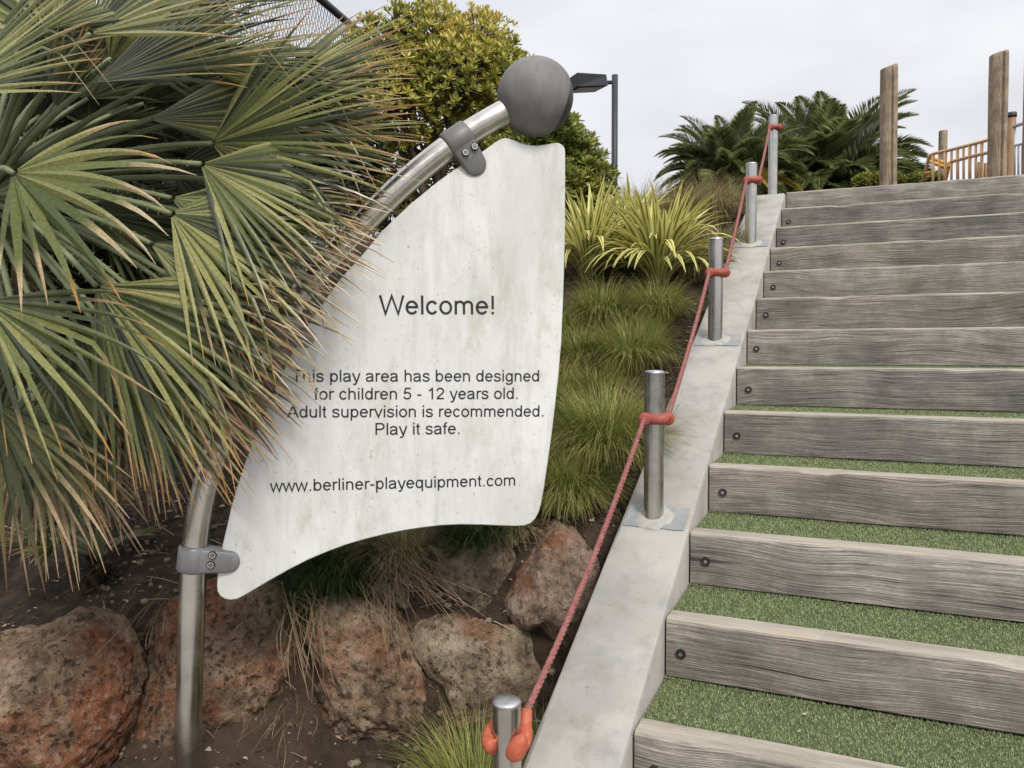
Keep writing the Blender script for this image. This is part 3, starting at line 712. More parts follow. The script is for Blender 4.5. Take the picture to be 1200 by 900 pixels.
def build_sign():
    base = on_sign(221, 905, 0); base.z = ground(base.x, base.y)
    t = empty('playground_sign', base, 'white curved welcome board clamped to a bent steel pole topped by a grey ball', 'sign')
    # panel
    TK = .0065
    pts = [on_sign(px, py, 0) for px, py in PANEL]
    org = on_sign(460, 430, 0)
    mb = MB(); n = len(pts)
    # inset rim for a rounded edge
    cx = []
    for i in range(n):
        a, b = pts[i-1], pts[(i+1) % n]; d = (b-a).normalized(); nrm = d.cross(SN)
        cx.append(nrm)
    c_ = sum(((p) for p in pts), Vector())/n
    sgn = 1 if sum((cx[i].dot(pts[i]-c_) for i in range(n))) > 0 else -1
    rings = []
    for off, ins in ((TK, .003), (TK-.002, .0006), (0, 0), (-TK+.002, .0006), (-TK, .003)):
        rings.append([mb.vert(pts[i]-cx[i]*sgn*ins+SN*off) for i in range(n)])
    for q in range(4):
        for i in range(n): mb.face(rings[q][i], rings[q][(i+1) % n], rings[q+1][(i+1) % n], rings[q+1][i])
    mb.face(*rings[0][::-1]); mb.face(*rings[-1])
    panel = mb.obj('panel', MT['panel'], t, smooth=False, loc=org)
    # lettering in a plain grotesque, drawn as strokes
    SWD = .094
    def E(cx, cy, rx, ry, a0, a1, n=20): return [(cx+rx*math.cos(R(a0+(a1-a0)*i/n)), cy+ry*math.sin(R(a0+(a1-a0)*i/n))) for i in range(n+1)]
    cm = lambda p: catmull(p, 5)
    G = {
     ' ': (.278, []), '!': (.278, [[(.14, .716), (.14, .2)], [(.14, .1), (.14, 0)]]), '-': (.333, [[(.04, .26), (.29, .26)]]), '.': (.278, [[(.14, 0), (.14, .1)]]),
     '1': (.556, [[(.34, 0), (.34, .716)], [(.325, .66), (.25, .58), (.13, .52)]]),
     '2': (.556, [cm([(.08, .5), (.12, .61), (.27, .675), (.42, .61), (.455, .49), (.40, .37), (.2, .19), (.09, .045)]), [(.045, .043), (.5, .043)]]),
     '5': (.556, [[(.475, .672), (.165, .672), (.105, .335)], cm([(.105, .34), (.2, .405), (.31, .415), (.43, .345), (.465, .23), (.42, .1), (.29, .035), (.14, .07), (.075, .17)])]),
     'A': (.667, [[(.03, 0), (.333, .69), (.637, 0)], [(.15, .25), (.52, .25)]]), 'P': (.667, [[(.125, 0), (.125, .675), (.37, .675)]+E(.38, .505, .19, .17, 90, -90)+[(.125, .335)]]),
     'T': (.611, [[(.02, .675), (.59, .675)], [(.305, 0), (.305, .63)]]), 'W': (.944, [[(.04, .716), (.235, .02), (.472, .69), (.71, .02), (.905, .716)]]),
     'a': (.556, [cm([(.075, .375), (.12, .455), (.26, .485), (.39, .45), (.43, .35)])+[(.43, .11), (.46, 0)], cm([(.43, .30), (.33, .285), (.2, .265), (.11, .22), (.08, .145), (.115, .065), (.21, .033), (.32, .06), (.40, .125), (.43, .21)])]),
     'b': (.556, [[(.1, 0), (.1, .716)], E(.29, .26, .18, .225, 180, 540)]), 'c': (.5, [E(.26, .26, .185, .225, 35, 325)]),
     'd': (.556, [[(.45, 0), (.45, .716)], E(.262, .26, .18, .225, 0, 360)]), 'e': (.556, [[(.09, .275), (.47, .275)]+E(.278, .26, .195, .225, 4, 325)[1:]]),
     'f': (.278, [[(.125, 0), (.125, .59)]+E(.235, .59, .11, .088, 180, 75)[1:], [(.01, .48), (.255, .48)]]),
     'g': (.556, [E(.262, .26, .18, .225, 0, 360), [(.45, .519), (.45, -.02)]+E(.255, -.03, .195, .135, 0, -155)[1:]]),
     'h': (.556, [[(.105, 0), (.105, .716)], E(.275, .325, .17, .16, 180, 0)+[(.445, 0)]]), 'i': (.222, [[(.111, 0), (.111, .519)], [(.111, .616), (.111, .716)]]),
     'l': (.222, [[(.111, 0), (.111, .716)]]), 'm': (.833, [[(.105, 0), (.105, .519)], E(.262, .33, .155, .155, 180, 0)+[(.417, 0)], E(.572, .33, .155, .155, 180, 0)+[(.727, 0)]]),
     'n': (.556, [[(.105, 0), (.105, .519)], E(.275, .325, .17, .16, 180, 0)+[(.445, 0)]]), 'o': (.556, [E(.278, .26, .2, .225, 90, 450, 28)]),
     'p': (.556, [[(.1, -.2), (.1, .519)], E(.29, .26, .18, .225, 180, 540)]), 'q': (.556, [[(.45, -.2), (.45, .519)], E(.262, .26, .18, .225, 0, 360)]),
     'r': (.333, [[(.105, 0), (.105, .519)], E(.265, .315, .16, .165, 180, 62)]),
     's': (.5, [cm([(.42, .375), (.37, .455), (.25, .485), (.13, .455), (.09, .38), (.13, .31), (.25, .27), (.38, .22), (.42, .14), (.37, .06), (.25, .035), (.12, .06), (.065, .15)])]),
     't': (.278, [[(.13, .66), (.13, .12)]+E(.215, .125, .085, .09, 180, 285)[1:], [(.02, .48), (.25, .48)]]),
     'u': (.556, [[(.105, .519), (.105, .19)]+E(.275, .195, .17, .16, 180, 360)[1:], [(.445, .519), (.445, 0)]]), 'v': (.5, [[(.04, .519), (.25, .02), (.46, .519)]]),
     'w': (.722, [[(.035, .519), (.19, .02), (.361, .5), (.532, .02), (.687, .519)]]), 'y': (.5, [[(.04, .519), (.25, .01)], [(.46, .519), (.255, -.07), (.2, -.145), (.07, -.16)]])}
    def ribbon(mb, pts, xf, lift):
        q = [pts[0]]
        for p in pts[1:]:
            if math.hypot(p[0]-q[-1][0], p[1]-q[-1][1]) > 1e-4: q.append(p)
        closed = math.hypot(q[0][0]-q[-1][0], q[0][1]-q[-1][1]) < 1e-3
        if closed: q = q[:-1]
        m = len(q); row = []
        for i in range(m):
            a = q[i-1] if (closed or i) else q[i]; b = q[(i+1) % m] if (closed or i < m-1) else q[i]
            def un(u, v):
                l = math.hypot(v[0]-u[0], v[1]-u[1]); return ((v[0]-u[0])/l, (v[1]-u[1])/l) if l > 1e-9 else None
            d1 = un(a, q[i]); d2 = un(q[i], b)
            if d1 is None: d1 = d2
            if d2 is None: d2 = d1
            n1 = (-d1[1]-d2[1], d1[0]+d2[0]); l = math.hypot(*n1) or 1; n1 = (n1[0]/l, n1[1]/l)
            cosn = max(.42, n1[0]*-d1[1]+n1[1]*d1[0]); h = SWD/2/cosn
            row.append((mb.vert(xf(q[i][0]+n1[0]*h, q[i][1]+n1[1]*h, lift)), mb.vert(xf(q[i][0]-n1[0]*h, q[i][1]-n1[1]*h, lift))))
        for i in range(m if closed else m-1):
            a, b = row[i], row[(i+1) % m]; mb.face(a[0], a[1], b[1], b[0])
    lines = [("Welcome!", 445, 579.5, 368.5, 368.5), ("This play area has been designed", 342, 631.5, 447.5, 447), ("for children 5 - 12 years old.", 368, 607, 468.5, 467.5),
             ("Adult supervision is recommended.", 336.5, 637, 489.5, 488.2), ("Play it safe.", 440, 539, 509.8, 508.6), ("www.berliner-playequipment.com", 316.5, 603.5, 576.5, 569)]
    for s_, xa, xb, ya, yb in lines:
        A = on_sign(xa, ya, TK); B = on_sign(xb, yb, TK); dirv = (B-A)
        adv = sum(G[c][0] for c in s_); left = {'W': .02, 'T': .02, 'f': .01, 'A': .0, 'P': .08, 'w': .0}[s_[0]]
        tot = adv-left-.07; sc_ = dirv.length/tot; dx = dirv.normalized(); dz_ = SN.cross(dx).normalized()*-1
        if dz_.z < 0: dz_ = -dz_
        mb = MB(); x = -left; li = 0
        for ch in s_:
            w_, st_ = G[ch]
            for stn in st_:
                li += 1
                ribbon(mb, stn, lambda u, v, lf, x=x: A+dx*((x+u)*sc_)+dz_*(v*sc_)+SN*lf, .0006+.00006*(li % 5))
            x += w_
        o = mb.obj('lettering', MT['print'], None, smooth=False, loc=org); o.parent = panel; o.location = (0, 0, 0)
    # pipe
    PIPE = [(220.5, 930), (221, 860), (222.5, 800), (224.5, 730), (227, 670), (231.5, 620), (240, 575), (252, 535), (270, 489), (296, 435), (328, 381), (366, 327), (406, 282), (452, 235), (498, 194), (545, 159), (592, 131), (626, 114)]
    pp = [on_sign(a, b, 0) for a, b in PIPE]; pp[0] = Vector((pp[0].x, pp[0].y, ground(pp[0].x, pp[0].y)-.2))
    pp = [Vector(p) for p in catmull([tuple(p) for p in pp], 6)]
    PRD = .0365
    mb = MB(); mb.tube(pp, PRD, 36); mb.obj('pole', MT['steel_sign'], t)
    # ball with a dark cap let into its far right side
    bc = on_sign(627.5, 113.5, 0); BR = 44.3/F*bc.y
    capn = (cX*.925+Dv*.30-cV*.24).normalized()
    def sphere(r, cut=None, keep=None):
        mb = MB(); nu, nv = 64, 40; rows = []
        q = capn.to_track_quat('Z', 'Y').to_matrix()
        for j in range(nv+1):
            th = math.pi*j/nv; rows.append([])
            for i in range(nu):
                v = Vector((math.sin(th)*math.cos(2*math.pi*i/nu), math.sin(th)*math.sin(2*math.pi*i/nu), math.cos(th)))*r
                if cut and v.z > cut: v = Vector((v.x, v.y, cut))*1.0; 
                rows[-1].append(mb.vert(bc+q@v))
        for j in range(nv):
            for i in range(nu): mb.face(rows[j][i], rows[j+1][i], rows[j+1][(i+1) % nu], rows[j][(i+1) % nu])
        return mb
    b = sphere(BR, cut=BR*.64).obj('ball', MT['ball'], t, loc=bc)
    b.data.set_sharp_from_angle(angle=R(35))
    c = sphere(BR*.985).obj('ball_plug', MT['ballcap'], None, loc=bc); c.parent = b; c.location = (0, 0, 0)
    # clamps
    def clamp(px, py, ax, dr, length, half, mat, bolts, rot=True):
        c = on_sign(px, py, 0); A = (on_sign(*ax)-c).normalized(); D = (on_sign(*dr)-c); D = (D-A*D.dot(A)).normalized()
        mb = MB(); RO = PRD+.0075
        # sleeve with rounded lips
        pts = [c-A*half, c-A*(half-.001), c-A*(half-.006), c+A*(half-.006), c+A*(half-.001), c+A*half]
        mb.tube(pts, [PRD+.001, RO-.004, RO, RO, RO-.004, PRD+.001], 40, cap=False)
        # tongue: tapered plate with rounded tip, thick where it leaves the sleeve
        m = 26; layers = []
        for zoff, ins in ((.019, .007), (.0165, .003), (.012, 0), (-.012, 0), (-.0165, .003), (-.019, .007)):
            row = []
            hw0 = half-ins; hw1 = half*.84-ins; Lr = length-ins
            out = [(-.0, -hw0)]
            for k in range(m+1):
                a = -math.pi/2+math.pi*k/m
                out.append((Lr-hw1*1.0+hw1*math.cos(a), hw1*math.sin(a)))
            out.append((-.0, hw0))
            for (u_, v_) in out:
                zz = math.copysign(max(.001, abs(zoff)-.019+lerp(.042, .017, smoothstep(.0, length, u_))), zoff)
                row.append(mb.vert(c+D*(u_)+A*v_+SN*zz))
            layers.append(row)
        k_ = len(layers[0])
        for q in range(len(layers)-1):
            for i in range(k_-1): mb.face(layers[q][i], layers[q][i+1], layers[q+1][i+1], layers[q+1][i])
        mb.face(*layers[0][::-1]); mb.face(*layers[-1])
        o = mb.obj('clamp', mat, t, loc=c); o.data.set_sharp_from_angle(angle=R(50))
        for (bx, by) in bolts:
            mb = MB(); P = on_sign(bx, by, .03); P -= SN*.03; u_ = (P-c).dot(D); f = lerp(.042, .017, smoothstep(.0, length, u_))
            def disc(r, z0, z1, nn, mi):
                a0 = [mb.vert(P+SX*(r*math.cos(2*math.pi*i/nn))+SZ*(r*math.sin(2*math.pi*i/nn))+SN*z0) for i in range(nn)]
                a1 = [mb.vert(P+SX*(r*math.cos(2*math.pi*i/nn))+SZ*(r*math.sin(2*math.pi*i/nn))+SN*z1) for i in range(nn)]
                for i in range(nn): mb.face(a0[i], a0[(i+1) % nn], a1[(i+1) % nn], a1[i], mi=mi)
                mb.face(*a1, mi=mi)
            disc(.0125, f-.004, f+.0012, 6, 0); disc(.0088, f, f+.0035, 20, 1); disc(.0055, f, f+.0042, 6, 0); disc(.0022, f, f+.0048, 12, 1)
            bo = mb.obj('bolt', [MT['boltdark'], MT['boltbright']], None, smooth=False, loc=c); bo.parent = o; bo.location = (0, 0, 0)
        return o
    clamp(227, 654, (229.5, 634), (280, 656.5), .128, .0375, MT['castgrey'], [(249, 650.5), (247, 662)])
    clamp(536.5, 165, (562, 147.5), (564, 206), .118, .041, MT['darkcast'], [(545.5, 179), (556, 172)])
    clamp(330, 378, (347, 353), (366, 399), .105, .036, MT['castgrey'], [(350, 394), (356, 385)])
    return t
build_sign()

# ------------------------------------------------------------------ boulders
def boulder(name_label, poly, Y, depth, mat, seed, sub=5, big=.035, facets=7, pits=0.):
    cx = sum(p[0] for p in poly)/len(poly); cy = sum(p[1] for p in poly)/len(poly)
    c = at(cx, cy, Y); sx = Y/F*1.12
    ang = [(math.atan2(cy-p[1], p[0]-cx), math.hypot(p[0]-cx, p[1]-cy)*sx) for p in poly]; ang.sort()
    def rad(a):
        n = len(ang)
        for i in range(n):
            a0, r0 = ang[i-1] if i else (ang[-1][0]-2*math.pi, ang[-1][1]); a1, r1 = ang[i]
            if a0 <= a <= a1: break
        else: a0, r0 = ang[-1]; a1, r1 = ang[0][0]+2*math.pi, ang[0][1]
        t = (a-a0)/(a1-a0+1e-9)
        x0, y0, x1, y1 = r0*math.cos(a0), r0*math.sin(a0), r1*math.cos(a1), r1*math.sin(a1)
        # ray / chord crossing, softened
        den = math.cos(a)*(y1-y0)-math.sin(a)*(x1-x0)
        rc = (x0*(y1-y0)-y0*(x1-x0))/den if abs(den) > 1e-9 else lerp(r0, r1, t)
        return lerp(rc, lerp(r0, r1, t*t*(3-2*t)), .35)
    import bmesh
    bm = bmesh.new(); bmesh.ops.create_icosphere(bm, subdivisions=sub, radius=1)
    rnd = random.Random(seed)
    planes = []
    for i in range(facets*2):
        v = Vector((rnd.uniform(-1, 1), rnd.uniform(-1, .1), rnd.uniform(-.8, 1))).normalized(); planes.append((v, rnd.uniform(.70, .90)))
    so = Vector((seed*3.1, seed*1.7, seed*.9))
    for v in bm.verts:
        d = v.co.copy()
        k = 1.
        for (pn, pd) in planes:
            q = d.dot(pn)
            if q*k > pd: k = pd/q*.96+k*.04
        a, b, cc = d.x*k, d.z*k, d.y*k              # a right, b up, cc depth (away)
        rho = math.hypot(d.x, d.z); an = math.atan2(d.z, d.x); rr = rad(an)
        if rho > 1e-6: pr = (rho**.75)*rr; kk = lerp(k, 1, smoothstep(.7, 1, rho)); X = pr*math.cos(an)*lerp(1, kk, .5); Z = pr*math.sin(an)*lerp(1, kk, .5)
        else: X = Z = 0
        dy = abs(d.y); Yd = math.copysign(dy**.9, d.y)*depth*k
        P = Vector((X, Yd, Z))
        s1 = noise.noise(P*5+so)*big*.5+noise.fractal(P*11+so, .7, 2.1, 6)*big*.55+(abs(noise.noise(P*7+so*2))-.2)*-big*.5-max(0, .05-abs(noise.noise(P*3.3+so*5)))*big*7
        s2 = noise.noise(P*60+so)*.003+noise.noise(P*28+so)*.005
        if pits:
            for sc_, am in ((26, .02), (60, .009)):
                vd = noise.voronoi(P*sc_+so)[0][0]; msk = smoothstep(-.1, .25, noise.noise(P*4+so*3))
                s2 -= am*pits*msk*smoothstep(.30, .10, vd)
        v.co = P+d*(s1+s2)
    me = bpy.data.meshes.new('boulder'); bm.to_mesh(me); bm.free(); me.materials.append(mat)
    me.polygons.foreach_set('use_smooth', [True]*len(me.polygons))
    o = bpy.data.objects.new('boulder', me); COL.objects.link(o); o.location = c
    return tag(o, name_label, 'boulder', 'boulders holding up the foot of the bank')
GB = 1
boulder('big orange-brown pitted boulder cut by the left edge, with mossy dark streaks', [(-70, 780), (0, 752), (45, 742), (90, 727), (122, 733), (134, 765), (152, 800), (150, 840), (130, 885), (120, 930), (20, 945), (-70, 930)], 2.50, .26, MT['stone_red'], 1, 6, .026, 6, .35)
boulder('large cracked reddish boulder standing directly behind the sign pole', [(150, 868), (168, 800), (195, 745), (210, 705), (240, 690), (300, 676), (330, 690), (345, 718), (362, 745), (355, 790), (330, 830), (290, 858), (250, 850), (222, 866), (190, 872)], 2.74, .24, MT['stone_red'], 12, 6, .034, 9, .5)
boulder('deeply pitted brown-red boulder right of the dry roots, below the board', [(373, 730), (388, 705), (425, 706), (455, 722), (480, 745), (495, 790), (512, 830), (508, 865), (480, 880), (440, 872), (405, 862), (380, 830), (384, 780)], 2.66, .22, MT['stone_red'], 23, 6, .030, 7, 1.0)
boulder('broad grey-tan flat-faced boulder left of the rope, under the dry soil ledge', [(488, 745), (500, 728), (535, 722), (580, 730), (610, 728), (630, 745), (643, 775), (636, 830), (600, 870), (545, 868), (515, 845), (512, 790)], 2.70, .22, MT['stone_tan'], 34, 5, .024, 8)
boulder('rounded tan boulder highest under the middle of the board', [(497, 665), (512, 645), (540, 631), (580, 630), (605, 640), (612, 665), (600, 695), (575, 712), (540, 712), (512, 700)], 2.86, .20, MT['stone_tan'], 45, 5, .016, 4)
boulder('upright pinkish angular boulder nearest the ramp, behind the rope', [(594, 705), (606, 680), (624, 655), (637, 632), (650, 620), (672, 628), (690, 645), (698, 680), (690, 730), (668, 768), (645, 762), (630, 738), (604, 728)], 2.74, .2, MT['stone_pink'], 56, 5, .022, 9)
boulder('small tan stone half hidden behind the pitted boulder and grass', [(425, 690), (438, 664), (458, 654), (480, 660), (492, 690), (492, 720), (470, 735), (430, 730)], 2.84, .15, MT['stone_tan'], 67, 5, .016, 5)
boulder('low dark brown stone wedged between the cracked and the pitted boulder', [(335, 815), (352, 785), (378, 780), (390, 810), (392, 845), (365, 858), (340, 850)], 2.74, .12, MT['stone_red'], 78, 5, .016, 5)

# ------------------------------------------------------------------ fan palms
def fan_leaf(hub, A, Nn, length, spread, nseg, parent, mats, crown, seed, split=.34, droop=.25, wmul=1., curl=.0, tipb=False):
    rnd = random.Random(seed); A = A.normalized(); Nn = (Nn-A*Nn.dot(A)).normalized(); S = A.cross(Nn).normalized()
    mb = MB(); da = R(spread)/max(1, nseg-1); up = Vector((0, 0, 1))
    for i in range(nseg):
        u_ = (i/(nseg-1)-.5)*2; a = R(spread)*.5*u_+rnd.uniform(-.012, .012)
        Ln = length*(1-.25*abs(u_)**2)*rnd.uniform(.9, 1.07)
        dv = (A*math.cos(a)+S*math.sin(a)).normalized(); sd = (-A*math.sin(a)+S*math.cos(a)).normalized()
        if i % 2: sd = (sd+Nn*.35).normalized()
        else: sd = (sd-Nn*.35).normalized()
        kink = rnd.random() < .16; r_ = rnd.random(); dr = droop*rnd.uniform(.5, 1.5); tw = rnd.uniform(-.07, .07)
        rsp = split*rnd.uniform(.9, 1.15)
        segs = 9; pts = []; wid = []
        base = hub+dv*.012
        wmax = (2*math.sin(da/2)*Ln*rsp*1.05)*wmul
        wmax = max(.016, min(wmax, .034))
        P = base.copy(); d = dv.copy()
        for q in range(segs+1):
            t = q/segs
            pts.append(P.copy())
            if t < rsp: ww = wmax*t/rsp
            else: ww = wmax*max(0.03, (1-(t-rsp)/(1-rsp))**.75)
            wid.append(max(.0012, ww))
            d = (d+Nn*(curl*.1)+sd*tw*.12*t-up*(dr*.30*t*t)-up*((.75 if (kink and .55 < t < .75) else 0))).normalized()
            P = P+d*(Ln/segs)
        mb.strip(pts, wid, sd, .22, r_)
    o = mb.obj('leaf', mats, parent, smooth=False, attrs='tr', loc=hub)
    # petiole from the crown, with a row of small teeth on each side
    mb = MB(); c = crown; ctrl = (c+hub)*.5+up*(.10*(hub-c).length)
    if (hub-c).length > .04:
        pts = [c.lerp(ctrl, t).lerp(ctrl.lerp(hub, t), t) for t in [k/10 for k in range(11)]]
        mb.tube(pts, [.011-.0045*k/10 for k in range(11)], 6)
        for k in range(2, 10):
            for h in range(2):
                for sg in (-1, 1):
                    P = pts[k].lerp(pts[min(10, k+1)], h*.5); tv = (pts[min(10, k+1)]-pts[k-1]).normalized(); sdv = tv.cross(Nn).normalized()*sg
                    b0 = mb.vert(P+sdv*.005-tv*.003, 0, .5); b1 = mb.vert(P+sdv*.005+tv*.003, 0, .5); b2 = mb.vert(P+sdv*.014+tv*.008, 0, .5); mb.face(b0, b1, b2)
        po = mb.obj('petiole', MT['petiole'], None, attrs='', loc=hub); po.parent = o; po.location = (0, 0, 0)
    return o
CROWN = at(-40, 235, 2.35)
def trunk_mesh(a, b, r0, r1, seed):
    mb = MB(); n = 14; rnd = random.Random(seed); pts = []; rr = []
    for i in range(n+1):
        t = i/n; P = a.lerp(b, t); P.x += .04*math.sin(t*3+seed); pts.append(P); rr.append(lerp(r0, r1, t)*(1+.12*math.sin(i*2.4)))
    mb.tube(pts, rr, 16)
    for q in range(420):   # old leaf bases and hair
        t = rnd.random(); a_ = rnd.random()*6.283; P = a.lerp(b, t); rd = lerp(r0, r1, t); out = Vector((math.cos(a_), math.sin(a_), 0))
        p0 = P+out*rd*.8; p1 = p0+out*rnd.uniform(.02, .07)+Vector((rnd.uniform(-.02, .02), rnd.uniform(-.02, .02), rnd.uniform(-.03, .09)))
        wv = Vector((-out.y, out.x, 0))*rnd.choice((.002, .002, .012))
        i0, i1, i2, i3 = mb.vert(p0-wv), mb.vert(p0+wv), mb.vert(p1+wv*.3), mb.vert(p1-wv*.3); mb.face(i0, i1, i2, i3)
    return mb
def build_palm():
    base = at(-230, 700, 2.7); base.z = ground(base.x, base.y)
    t = empty('fan_palm', base, 'large fan palm with brown-tipped leaves spreading over the left half of the sign', 'palm tree')
    trunk_mesh(base-Vector((0, 0, .1)), CROWN, .13, .10, 3).obj('trunk', MT['fibre'], t, smooth=False)
    # hub x, y, Y, direction (deg, up is +), length, spread, face (0 edge-on .. 1 flat to camera), toward, n, mat, droop
    LV = [
     (248, 168, 2.10, 10, .56, 120, .75, .10, 40, 'fan', .30), (235, 192, 2.02, -22, .50, 95, .7, .05, 32, 'fan', .45),
     (200, 250, 1.98, -22, .55, 105, .75, .08, 36, 'fan', .45), (112, 335, 1.90, -38, .60, 92, .8, .05, 36, 'fan', .55),
     (-20, 352, 1.72, -38, .43, 95, .8, .05, 24, 'fan', .45), (14, 202, 1.72, -22, .38, 125, .75, .1, 13, 'fan_yel', .7),
     (110, 97, 2.05, 24, .64, 70, .55, .08, 34, 'fan', .15), (128, 72, 2.2, 66, .30, 55, .9, .0, 20, 'fan', .1),
     (64, 128, 2.2, 72, .26, 45, .9, .0, 18, 'fan', .1), (60, 45, 2.0, 128, .42, 120, .8, .0, 34, 'fan', .1),
     (105, 40, 1.95, 40, .55, 100, .6, .1, 34, 'fan', .15), 
     (66, 433, 2.02, -78, .46, 115, .8, .0, 32, 'fan_low', .4), (145, 410, 2.08, -50, .46, 95, .8, .0, 36, 'fan_low', .5),
     (190, 330, 2.12, -26, .52, 105, .7, .05, 38, 'fan', .5), (262, 262, 2.16, -14, .42, 110, .7, .0, 36, 'fan', .5),
     (-10, 470, 1.80, -66, .42, 90, .8, .0, 24, 'fan_low', .4), 
     (120, 470, 2.15, -58, .36, 110, .8, .0, 32, 'fan_low', .4), 
     (-60, 110, 1.95, 40, .5, 90, .6, .0, 30, 'fan', .2), (290, 130, 2.24, 14, .44, 110, .6, .0, 38, 'fan', .35),
     (315, 105, 2.2, 22, .44, 75, .6, .0, 34, 'fan', .2), (335, 165, 2.22, 6, .38, 80, .6, .0, 34, 'fan', .3),  (330, 220, 2.24, -12, .30, 80, .6, .0, 30, 'fan', .3),
     (200, 232, 2.06, -14, .52, 66, .7, .0, 34, 'fan', .35), (176, 285, 2.04, -24, .50, 64, .7, .0, 34, 'fan', .35), (166, 350, 2.06, -35, .47, 62, .75, .0, 32, 'fan', .35),
     (215, 335, 2.10, -32, .37, 64, .7, .0, 32, 'fan_low', .35), (128, 405, 2.0, -44, .50, 60, .75, .0, 32, 'fan', .35), (200, 392, 2.12, -47, .38, 62, .75, .0, 32, 'fan_low', .35),
     (50, 35, 1.98, 30, .58, 66, .6, .0, 34, 'fan', .2), (235, 75, 2.2, 0, .48, 62, .6, .0, 34, 'fan', .3), (175, 140, 2.16, 8, .62, 60, .65, .0, 34, 'fan', .35), (40, 470, 2.0, -70, .46, 66, .8, .0, 30, 'fan_low', .3),
     (30, 500, 2.2, -92, .34, 120, .8, .0, 32, 'fan_low', .3), (215, 420, 2.18, -40, .36, 95, .7, .0, 34, 'fan_low', .5),
      (180, 10, 2.2, 20, .55, 110, .5, .0, 36, 'fan', .2),
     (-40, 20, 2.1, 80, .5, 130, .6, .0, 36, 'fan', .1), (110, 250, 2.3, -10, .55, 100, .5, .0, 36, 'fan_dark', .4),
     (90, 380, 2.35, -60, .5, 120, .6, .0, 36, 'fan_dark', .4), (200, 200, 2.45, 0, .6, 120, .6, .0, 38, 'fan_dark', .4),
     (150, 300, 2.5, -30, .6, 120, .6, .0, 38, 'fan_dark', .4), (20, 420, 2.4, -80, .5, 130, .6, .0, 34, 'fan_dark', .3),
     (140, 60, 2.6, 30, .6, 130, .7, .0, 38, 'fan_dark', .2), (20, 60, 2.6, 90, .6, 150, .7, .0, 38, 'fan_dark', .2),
    ]
    for i, (hx, hy, Y, an, ln, spd, face, tow, n, mt, dr) in enumerate(LV):
        n = int(n*.74) if n > 20 else n
        hub = at(hx, hy, Y); a = R(an); A = (cX*math.cos(a)+cV*math.sin(a)-Dv*tow).normalized()
        Nn = -Dv*face+Vector((0, 0, 1))*(1-face)+cX*.1
        fan_leaf(hub, A, Nn, ln, spd, n, t, MT[mt], CROWN+Vector((.05, 0, 0)), 100+i, droop=dr, wmul=1.0 if n > 20 else 1.3, split=.33 if n > 17 else .28)
    rnd = random.Random(5)
    for i in range(30):      # the inner and rear leaves of the crown
        az = rnd.uniform(-20, 200) if i % 3 else rnd.uniform(0, 90); el = rnd.uniform(-55, 75)
        d = Vector((math.cos(R(az))*math.cos(R(el)), math.sin(R(az))*math.cos(R(el)), math.sin(R(el))))
        if d.y < .25 and d.x > 0: d.y = .25+rnd.random()*.4
        d.normalize(); hub = CROWN+Vector((.1, .12, 0))+d*rnd.uniform(.3, .62)
        if project(hub)[0] > 250: hub = CROWN+d*.35
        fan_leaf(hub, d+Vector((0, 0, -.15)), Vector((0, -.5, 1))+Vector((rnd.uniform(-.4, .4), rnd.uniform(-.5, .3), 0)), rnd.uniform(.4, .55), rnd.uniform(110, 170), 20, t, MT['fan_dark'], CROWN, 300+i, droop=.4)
build_palm()
def palm_rear(px, py, Y, n, label, sc=1., seed=0, mat='fan_dark', els=(-40, 80), ln=(.45, .6), trunk=.10):
    c = at(px, py, Y); base = Vector((c.x-.1*sc, c.y+.1*sc, ground(c.x-.1*sc, c.y+.1*sc)))
    t = empty('fan_palm', base, label, 'palm tree'); rnd = random.Random(seed)
    trunk_mesh(base-Vector((0, 0, .1)), c, trunk, trunk*.8, seed).obj('trunk', MT['fibre'], t, smooth=False)
    for i in range(n):
        az = rnd.uniform(0, 360); el = rnd.uniform(*els)
        d = Vector((math.cos(R(az))*math.cos(R(el)), math.sin(R(az))*math.cos(R(el)), math.sin(R(el))))
        hub = c+d*rnd.uniform(.35, .7)*sc
        fan_leaf(hub, d+Vector((0, 0, -.1)), Vector((0, -.4, 1))+Vector((rnd.uniform(-.5, .5), rnd.uniform(-.5, .5), 0)), rnd.uniform(*ln)*sc, rnd.uniform(120, 200), 20, t, MT[mat], c, seed*1000+i, droop=.3)
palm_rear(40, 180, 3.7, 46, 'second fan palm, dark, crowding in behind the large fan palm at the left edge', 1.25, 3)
palm_rear(118, 655, 2.95, 9, 'small green fan palm seedling on the dark soil under the large palm', .33, 4, 'fan', (5, 85), (.42, .55), .03)

